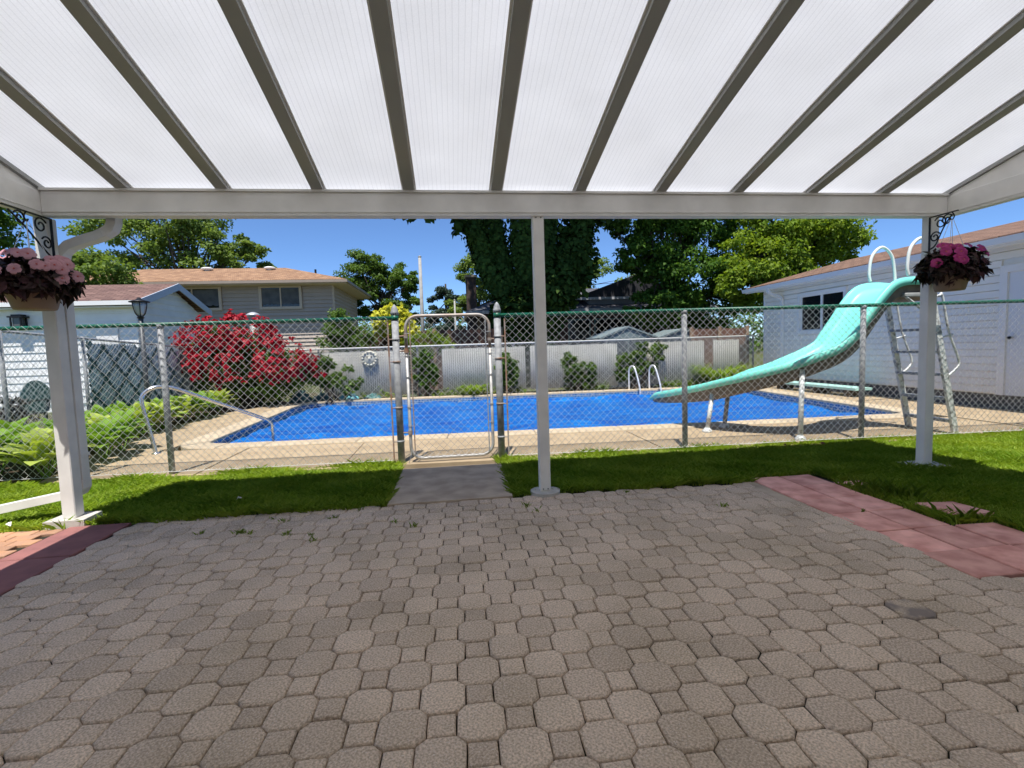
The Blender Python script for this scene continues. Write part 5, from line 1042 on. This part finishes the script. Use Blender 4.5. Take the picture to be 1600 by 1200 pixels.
# ------------------------------------------------------------------ lawn grass
GR = leaf_mat('grass_blade', (.17, .31, .022), (.42, .52, .075), .35, scale=1.6, isl=.45, rough=.6)
def grass(rects, dens, h, seed):
    r = np.random.default_rng(seed); PP_ = []
    for x0, x1, y0, y1 in rects:
        n = int((x1-x0)*(y1-y0)*dens); PP_.append(np.stack([r.uniform(x0, x1, n), r.uniform(y0, y1, n), np.full(n, -.012)], 1))
    return np.concatenate(PP_), r
P, r = grass([(-7, -.57, 3.93, 5.47), (.46, 9.5, 4.02, 5.40), (3.2, 9.5, 2.12, 4.05), (-6.5, -3.35, 2.2, 4.0), (1.3, 2.75, 3.93, 4.05)], 7200, .05, 1)
fr_ = 5.40-.045*P[:, 0]
keep = (P[:, 1] < fr_+.02+.03*np.sin(P[:, 0]*9)) & (P[:, 1] > 3.965+.025*np.sin(P[:, 0]*7)+.02*np.sin(P[:, 0]*23)+np.where((P[:, 0] > 3.1) | (P[:, 0] < -3.35), -9, 0))
for (x0, x1, y0, y1) in ((3.28, 3.61, 2.81, 3.12), (3.18, 3.51, 2.08, 2.75), (2.6, 3.28, 3.74, 4.06), (3.24, 3.47, 3.58, 3.80)): keep &= ~((P[:, 0] > x0) & (P[:, 0] < x1) & (P[:, 1] > y0) & (P[:, 1] < y1))
keep &= (np.hypot(P[:, 0]-.747, P[:, 1]-4.03) > .125) & ~((np.abs(P[:, 0]-4.37) < .16) & (np.abs(P[:, 1]-4.04) < .13)) & ~((np.abs(P[:, 0]+2.94) < .15) & (np.abs(P[:, 1]-4.1) < .12)) & ~((P[:, 0] < -2.46) & (P[:, 0] > -2.92) & (P[:, 1] < 4.03)) & ~((P[:, 0] < -2.9) & (P[:, 0] > -3.42) & (P[:, 1] < 3.97))
P = P[keep]; n = len(P); near_edge = np.exp(-((P[:, 1]-3.98)/.06)**2)+np.exp(-((P[:, 1]-fr_[keep])/.10)**2)*.6
H = (.028+.034*r.random(n))*(1+.5*near_edge)*(1+.35*np.sin(P[:, 0]*5.3+np.sin(P[:, 1]*7))*np.sin(P[:, 1]*6.1)); a = r.random(n)*6.283; D = np.stack([np.cos(a), np.sin(a), 0*a], 1); S_ = np.stack([-D[:, 1], D[:, 0], 0*a], 1)*(.0026+.0018*r.random(n))[:, None]; lean = (.2+r.random(n)*1.5)[:, None]
tip = P+D*H[:, None]*lean+np.array([0, 0, 1])*H[:, None]; mid = P+D*H[:, None]*lean*.35+np.array([0, 0, .6])*H[:, None]
V = np.stack([P-S_, P+S_, mid+S_*.8, tip, mid-S_*.8], 1).reshape(-1, 3); i5 = np.arange(n)*5
me = bpy.data.meshes.new('grass'); F = np.stack([i5, i5+1, i5+2, i5+3, i5+4], 1); me = fast_mesh('grass', V, F); me.materials.append(GR); ob = bpy.data.objects.new('grass', me); col.objects.link(ob); tag(ob, 'short green lawn grass between the patio and the chain link fence', 'grass', kind='stuff')
# weeds in the joints, clumps at slab edge
P2 = []; r = np.random.default_rng(8)
for cx, cy, n, sp in [(3.30, 3.45, 110, .07), (3.42, 3.3, 80, .07), (3.35, 2.78, 20, .05), (2.86, 3.08, 12, .01)]+[(r.uniform(-2.3, 2.4), r.uniform(3.3, 3.95), int(r.integers(8, 26)), .015) for _ in range(12)]+[(r.uniform(-1.6, -.9), r.uniform(3.4, 3.9), 20, .015) for _ in range(6)]: P2.append(np.stack([cx+r.normal(size=n)*sp, cy+r.normal(size=n)*sp, np.full(n, -.01)], 1))
P = np.concatenate(P2); n = len(P); big = (P[:, 0] > 3.2)
H = np.where(big, .085, .03)*(.5+r.random(n)); a = r.random(n)*6.283; D = np.stack([np.cos(a), np.sin(a), 0*a], 1); S_ = np.stack([-D[:, 1], D[:, 0], 0*a], 1)*.0025; tip = P+D*(H*.7)[:, None]+np.array([0, 0, 1])*H[:, None]; mid = P+D*(H*.2)[:, None]+np.array([0, 0, .6])*H[:, None]
S_ = S_*1.2; V = np.stack([P-S_, P+S_, mid+S_*.8, tip, mid-S_*.8], 1).reshape(-1, 3); i5 = np.arange(n)*5; me = fast_mesh('joint_weeds', V, np.stack([i5, i5+1, i5+2, i5+3, i5+4], 1)); me.materials.append(leaf_mat('weed_blade', (.15, .26, .025), (.32, .40, .07), .4)); ob = bpy.data.objects.new('joint_weeds', me); col.objects.link(ob); tag(ob, 'grass weeds sprouting in the paver joints', 'weeds', kind='stuff')
# fallen leaves and petals
for k, (x, y, M, lb, z) in enumerate([(-1.85, 4.32, 'p', 'white petal lying on the shaded lawn left of the path', .035), (2.85, 5.22, 'b', 'brown curled leaf at the fence foot left of the slide leg', .04), (3.72, 5.12, 'b', 'brown curled leaf below the slide leg at the fence', .04), (4.15, 5.1, 'b', 'dry brown leaf in the grass before a fence post', .04), (-3.3, 4.0, 'p', 'pale petal beside the left post footing', .035)]):
    V, F = leaves(np.array([[x, y, z]]), .07 if M == 'b' else .05, np.array([[0, -.3, 1.]]), asp=.6, jit=.2, r=np.random.default_rng(k), fold=.25); me = fast_mesh('fallen_leaf', V, F); me.materials.append(mat('dry_leaf', (.30, .13, .06), .9, var=.3) if M == 'b' else mat('petal', (.75, .70, .66), .8)); ob = bpy.data.objects.new('fallen_leaf', me); col.objects.link(ob); tag(ob, lb, 'leaf')

# ------------------------------------------------------------------ hanging baskets
TERRA = mat('tan_pot', (.27, .19, .135), .65, var=.12, scale=4, bump=.1, bscale=30)
def basket(hx, hy, zb, post_y, label, petal, blabel, rlabel, seed, petal_n, rw, tint, ext=0):
    r = np.random.default_rng(seed)
    br = empty('plant_bracket', (hx, post_y, 2.2), rlabel, 'bracket'); m_ = MB()
    m_.box(hx-.008, hx+.008, post_y-.006, post_y, 1.98, 2.285); m_.box(hx-.008, hx+.008, hy-.03-ext, post_y-.006, 2.277, 2.285); part(br, 'frame', m_, BLK)
    def spiral(cy, cz, r0, turns, s0, fl): return [(hx, cy+fl*r0*(1-t*.75)*math.cos(s0+t*turns*6.283), cz+r0*(1-t*.75)*math.sin(s0+t*turns*6.283)) for t in np.linspace(0, 1, 22)]
    L_ = post_y-hy+ext
    for cy, cz, r0, fl in ((post_y-.10, 2.215, .058, 1), (post_y-.055, 2.10, .048, -1), (post_y-L_*.72, 2.225, .050, -1)):
        m_ = MB(); m_.tube(spiral(cy, cz, r0, 1.4, .5, fl), .006, 6); part(br, 'scroll', m_, BLK)
    m_ = MB(); m_.tube(smooth_path([(hx, post_y-.005, 2.0), (hx, post_y-.06, 2.03), (hx, post_y-L_*.6, 2.17), (hx, hy+.02-ext, 2.26)], 5), .006, 6); part(br, 'brace', m_, BLK)
    m_ = MB(); m_.tube(smooth_path([(hx, hy, 2.28), (hx, hy-.02, 2.24), (hx, hy, 2.215), (hx, hy+.015, 2.235)], 4), .005, 6); part(br, 'hook', m_, BLK)
    e = empty('hanging_basket', (hx, hy, zb), label, 'hanging basket')
    m_ = MB(); m_.lathe([(rw*.68, 0), (rw*.72, .01), (rw*.93, .135), (rw, .14), (rw*1.02, .175), (rw*.97, .178), (rw*.88, .14)], (hx, hy, zb), 30); part(e, 'pot', m_, TERRA, sm=True)
    m_ = MB(); m_.lathe([(rw*.9, 0), (rw*.5, .02), (.01, .03)], (hx, hy, zb+.14), 16); part(e, 'soil', m_, SOIL)
    for k in range(4):
        a = k*1.571+.6; m_ = MB(); m_.tube([(hx+rw*.97*math.cos(a), hy+rw*.97*math.sin(a), zb+.17), (hx+.01*math.cos(a), hy+.01*math.sin(a), 2.215)], .002, 4); part(e, 'wire', m_, WHITE)
    c = (hx, hy, zb+.215); Rr = (rw*1.5, rw*1.5, .135); P, d = in_ellip(c, Rr, 2000, r, .45); P[:, 2] -= .10*np.clip(np.hypot(P[:, 0]-hx, P[:, 1]-hy)/rw-1.0, 0, 1)*.6
    V, F = leaves(P, .085, d*.8+np.array([0, 0, .45]), asp=.36, jit=.4, r=r); part_mesh(e, 'foliage', V, F, leaf_mat('burgundy_leaf', (.022, .030, .016), (.085, .030, .040), .15), kind='stuff')
    me = bpy.data.meshes.new('flower'); V = []; F = []; n5 = 5
    for k in range(5):
        a = k*1.2566; ca, sa = math.cos(a), math.sin(a); o = len(V); wv = .0165
        for u, w_, z in ((.003, .10, 0), (.014, .8, .004), (.026, 1.0, .003), (.034, .55, -.003)): V += [(ca*u-sa*w_*wv, sa*u+ca*w_*wv, z), (ca*u+sa*w_*wv, sa*u-ca*w_*wv, z)]
        for i in range(3): F.append((o+2*i, o+2*i+2, o+2*i+3, o+2*i+1))
    me.from_pydata(V, [], F); me.update(); me.materials.append(petal)
    cen = bpy.data.meshes.new('flower_eye'); mb = MB(); mb.lathe([(.004, 0), (.005, .004), (.001, .006)], (0, 0, 0), 6); cen.from_pydata(mb.v, [], mb.f); cen.update(); cen.materials.append(mat('flower_eye', (.55, .12, .10), .7))
    P, d = in_ellip((hx, hy, zb+.235), (rw*1.55, rw*1.55, .15), petal_n*6, r, .97); ok = (d[:, 1] < .25) & (d[:, 2] > -.25); P, d = P[ok][:petal_n], d[ok][:petal_n]
    for p, q in zip(P, d):
        q = Vector(q)*.6+Vector((-.1 if hx > 0 else .25, -.55, .25)); Mx = Matrix.Translation(Vector(p)-Vector((hx, hy, zb))+Vector(q).normalized()*.02) @ q.to_track_quat('Z', 'Y').to_matrix().to_4x4() @ Matrix.Rotation(r.random()*6.28, 4, 'Z') @ Matrix.Scale(r.uniform(1.0, 1.4), 4)
        f = link_copy(me, 'flower', e, Mx); g_ = link_copy(cen, 'flower_eye', f, Matrix.Identity(4))
basket(-2.86, 3.83, 1.61, 4.045, 'hanging basket of pale pink flowers and burgundy leaves in tan pot', leaf_mat('pink_petal', (.55, .26, .33), (.72, .42, .48), .35, thue=1), '', 'black scrolled bracket holding the pale pink flower basket', 3, 30, .165, 0, .16)
basket(4.31, 3.80, 1.61, 4.0, 'hanging basket of magenta flowers and dark pointed leaves in tan pot', leaf_mat('magenta_petal', (.36, .025, .16), (.55, .07, .27), .3, thue=1), '', 'black scrolled bracket holding the magenta flower basket', 4, 15, .145, 0, .02)

# ------------------------------------------------------------------ neighbour's things on the left, teal bundle by the pool
gc = empty('garden_chair', (-6.85, 8.7, 0), 'dark green plastic garden chair behind the left fence', 'chair'); DG = mat('dark_green_plastic', (.012, .045, .035), .4, var=.1)
m_ = MB(); m_.box(-7.09, -6.63, 8.45, 8.92, .42, .45, bev=.01); part(gc, 'seat', m_, DG)
m_ = MB(); nb = 9; V = [(-7.09+.46*i/nb, 8.93, .45) for i in range(nb+1)]+[(-7.09+.46*i/nb, 9.02, .66+.30*math.sin(math.pi*(i+.6)/(nb+1.2))**.6) for i in range(nb+1)]; V += [(p[0], p[1]+.02, p[2]) for p in V]
q = nb+1; m_.add(V, [(i, i+1, q+i+1, q+i) for i in range(nb)]+[(2*q+i+1, 2*q+i, 3*q+i, 3*q+i+1) for i in range(nb)]+[(q+i, q+i+1, 3*q+i+1, 3*q+i) for i in range(nb)]+[(0, q, 3*q, 2*q), (q-1, 3*q-1, 4*q-1, 2*q-1)]); part(gc, 'backrest', m_, DG)
for x in (-7.08, -6.67):
    for y in (8.47, 8.88): m_ = MB(); m_.box(x, x+.035, y, y+.035, -.02, .42); part(gc, 'leg', m_, DG)
    m_ = MB(); m_.box(x-.01, x+.045, 8.45, 8.97, .63, .66); m_.box(x, x+.035, 8.47, 8.50, .45, .63); part(gc, 'armrest', m_, DG)
shrub('dead_shrub', 'dark twiggy shrub beside the dark green chair', (-6.6, 7.75, 0), [((-6.55, 8.0, .42), (.35, .5, .42), 3)], 1500, .05, leaf_mat('dark_twig_leaf', (.02, .02, .018), (.10, .08, .065), .1), stems=14)
STN = mat('pale_stone', (.42, .40, .38), .9, col2=(.20, .19, .18), scale=5, obj_var=.3)
sp_ = empty('stone_heap', (-6.75, 7.4, 0), 'heap of mixed pale and dark stones behind the left hostas', 'stones'); rr2 = random.Random(9)
for k in range(60):
    x, y = rr2.uniform(-7.3, -6.4), rr2.uniform(7.2, 8.2); rad = rr2.uniform(.04, .085); z = .05+rr2.uniform(0, .28)*max(0, 1-abs(y-7.7)); m_ = MB()
    M = Matrix.Translation((x, y, z)) @ Matrix.Rotation(rr2.random()*6, 4, 'Z') @ Matrix.Rotation(rr2.random()*.8, 4, 'X'); prof_ = [(.15, -.6), (.75, -.5), (1, 0), (.8, .45), (.2, .62)]
    q = MB(); q.lathe([(a*rad, b*rad) for a, b in prof_], (0, 0, 0), 7); m_.add([M @ Vector((p[0]*rr2.uniform(.85, 1.2), p[1], p[2])) for p in q.v], q.f); part(sp_, 'stone', m_, STN)
tb_ = empty('folded_tarp', (-2.9, 13.0, 0), 'crumpled pale teal tarp bundle on the far deck below the climbing plant', 'tarp'); r = np.random.default_rng(17)
for k, (x, w_, h, M) in enumerate(((-3.95, .55, .30, mat('dark_teal_tarp', (.10, .22, .21), .5, var=.3)), (-3.4, .5, .22, mat('dark_teal_tarp', (0, 0, 0))), (-2.75, .55, .17, mat('bright_teal_tarp', (.22, .58, .62), .45, var=.2)), (-2.1, .45, .14, mat('dark_teal_tarp', (0, 0, 0))))):
    nu, nv = 14, 9; V = []; 
    for i in range(nu+1):
        for j in range(nv+1):
            a = math.pi*j/nv; t = i/nu; rad = (.75+.25*math.sin(math.pi*t))*(1+.16*r.normal()); V.append((x-w_/2+w_*t+.02*r.normal(), 13.30-.045*x-.18*math.cos(a)*rad-.10, max(.0, h*math.sin(a)*rad*(.35+.65*math.sin(math.pi*min(1, max(0, t)))**.6))))
    F = [(i*(nv+1)+j, i*(nv+1)+j+1, (i+1)*(nv+1)+j+1, (i+1)*(nv+1)+j) for i in range(nu) for j in range(nv)]
    m_ = MB(); m_.add(V, F); part(tb_, 'fold', m_, M)
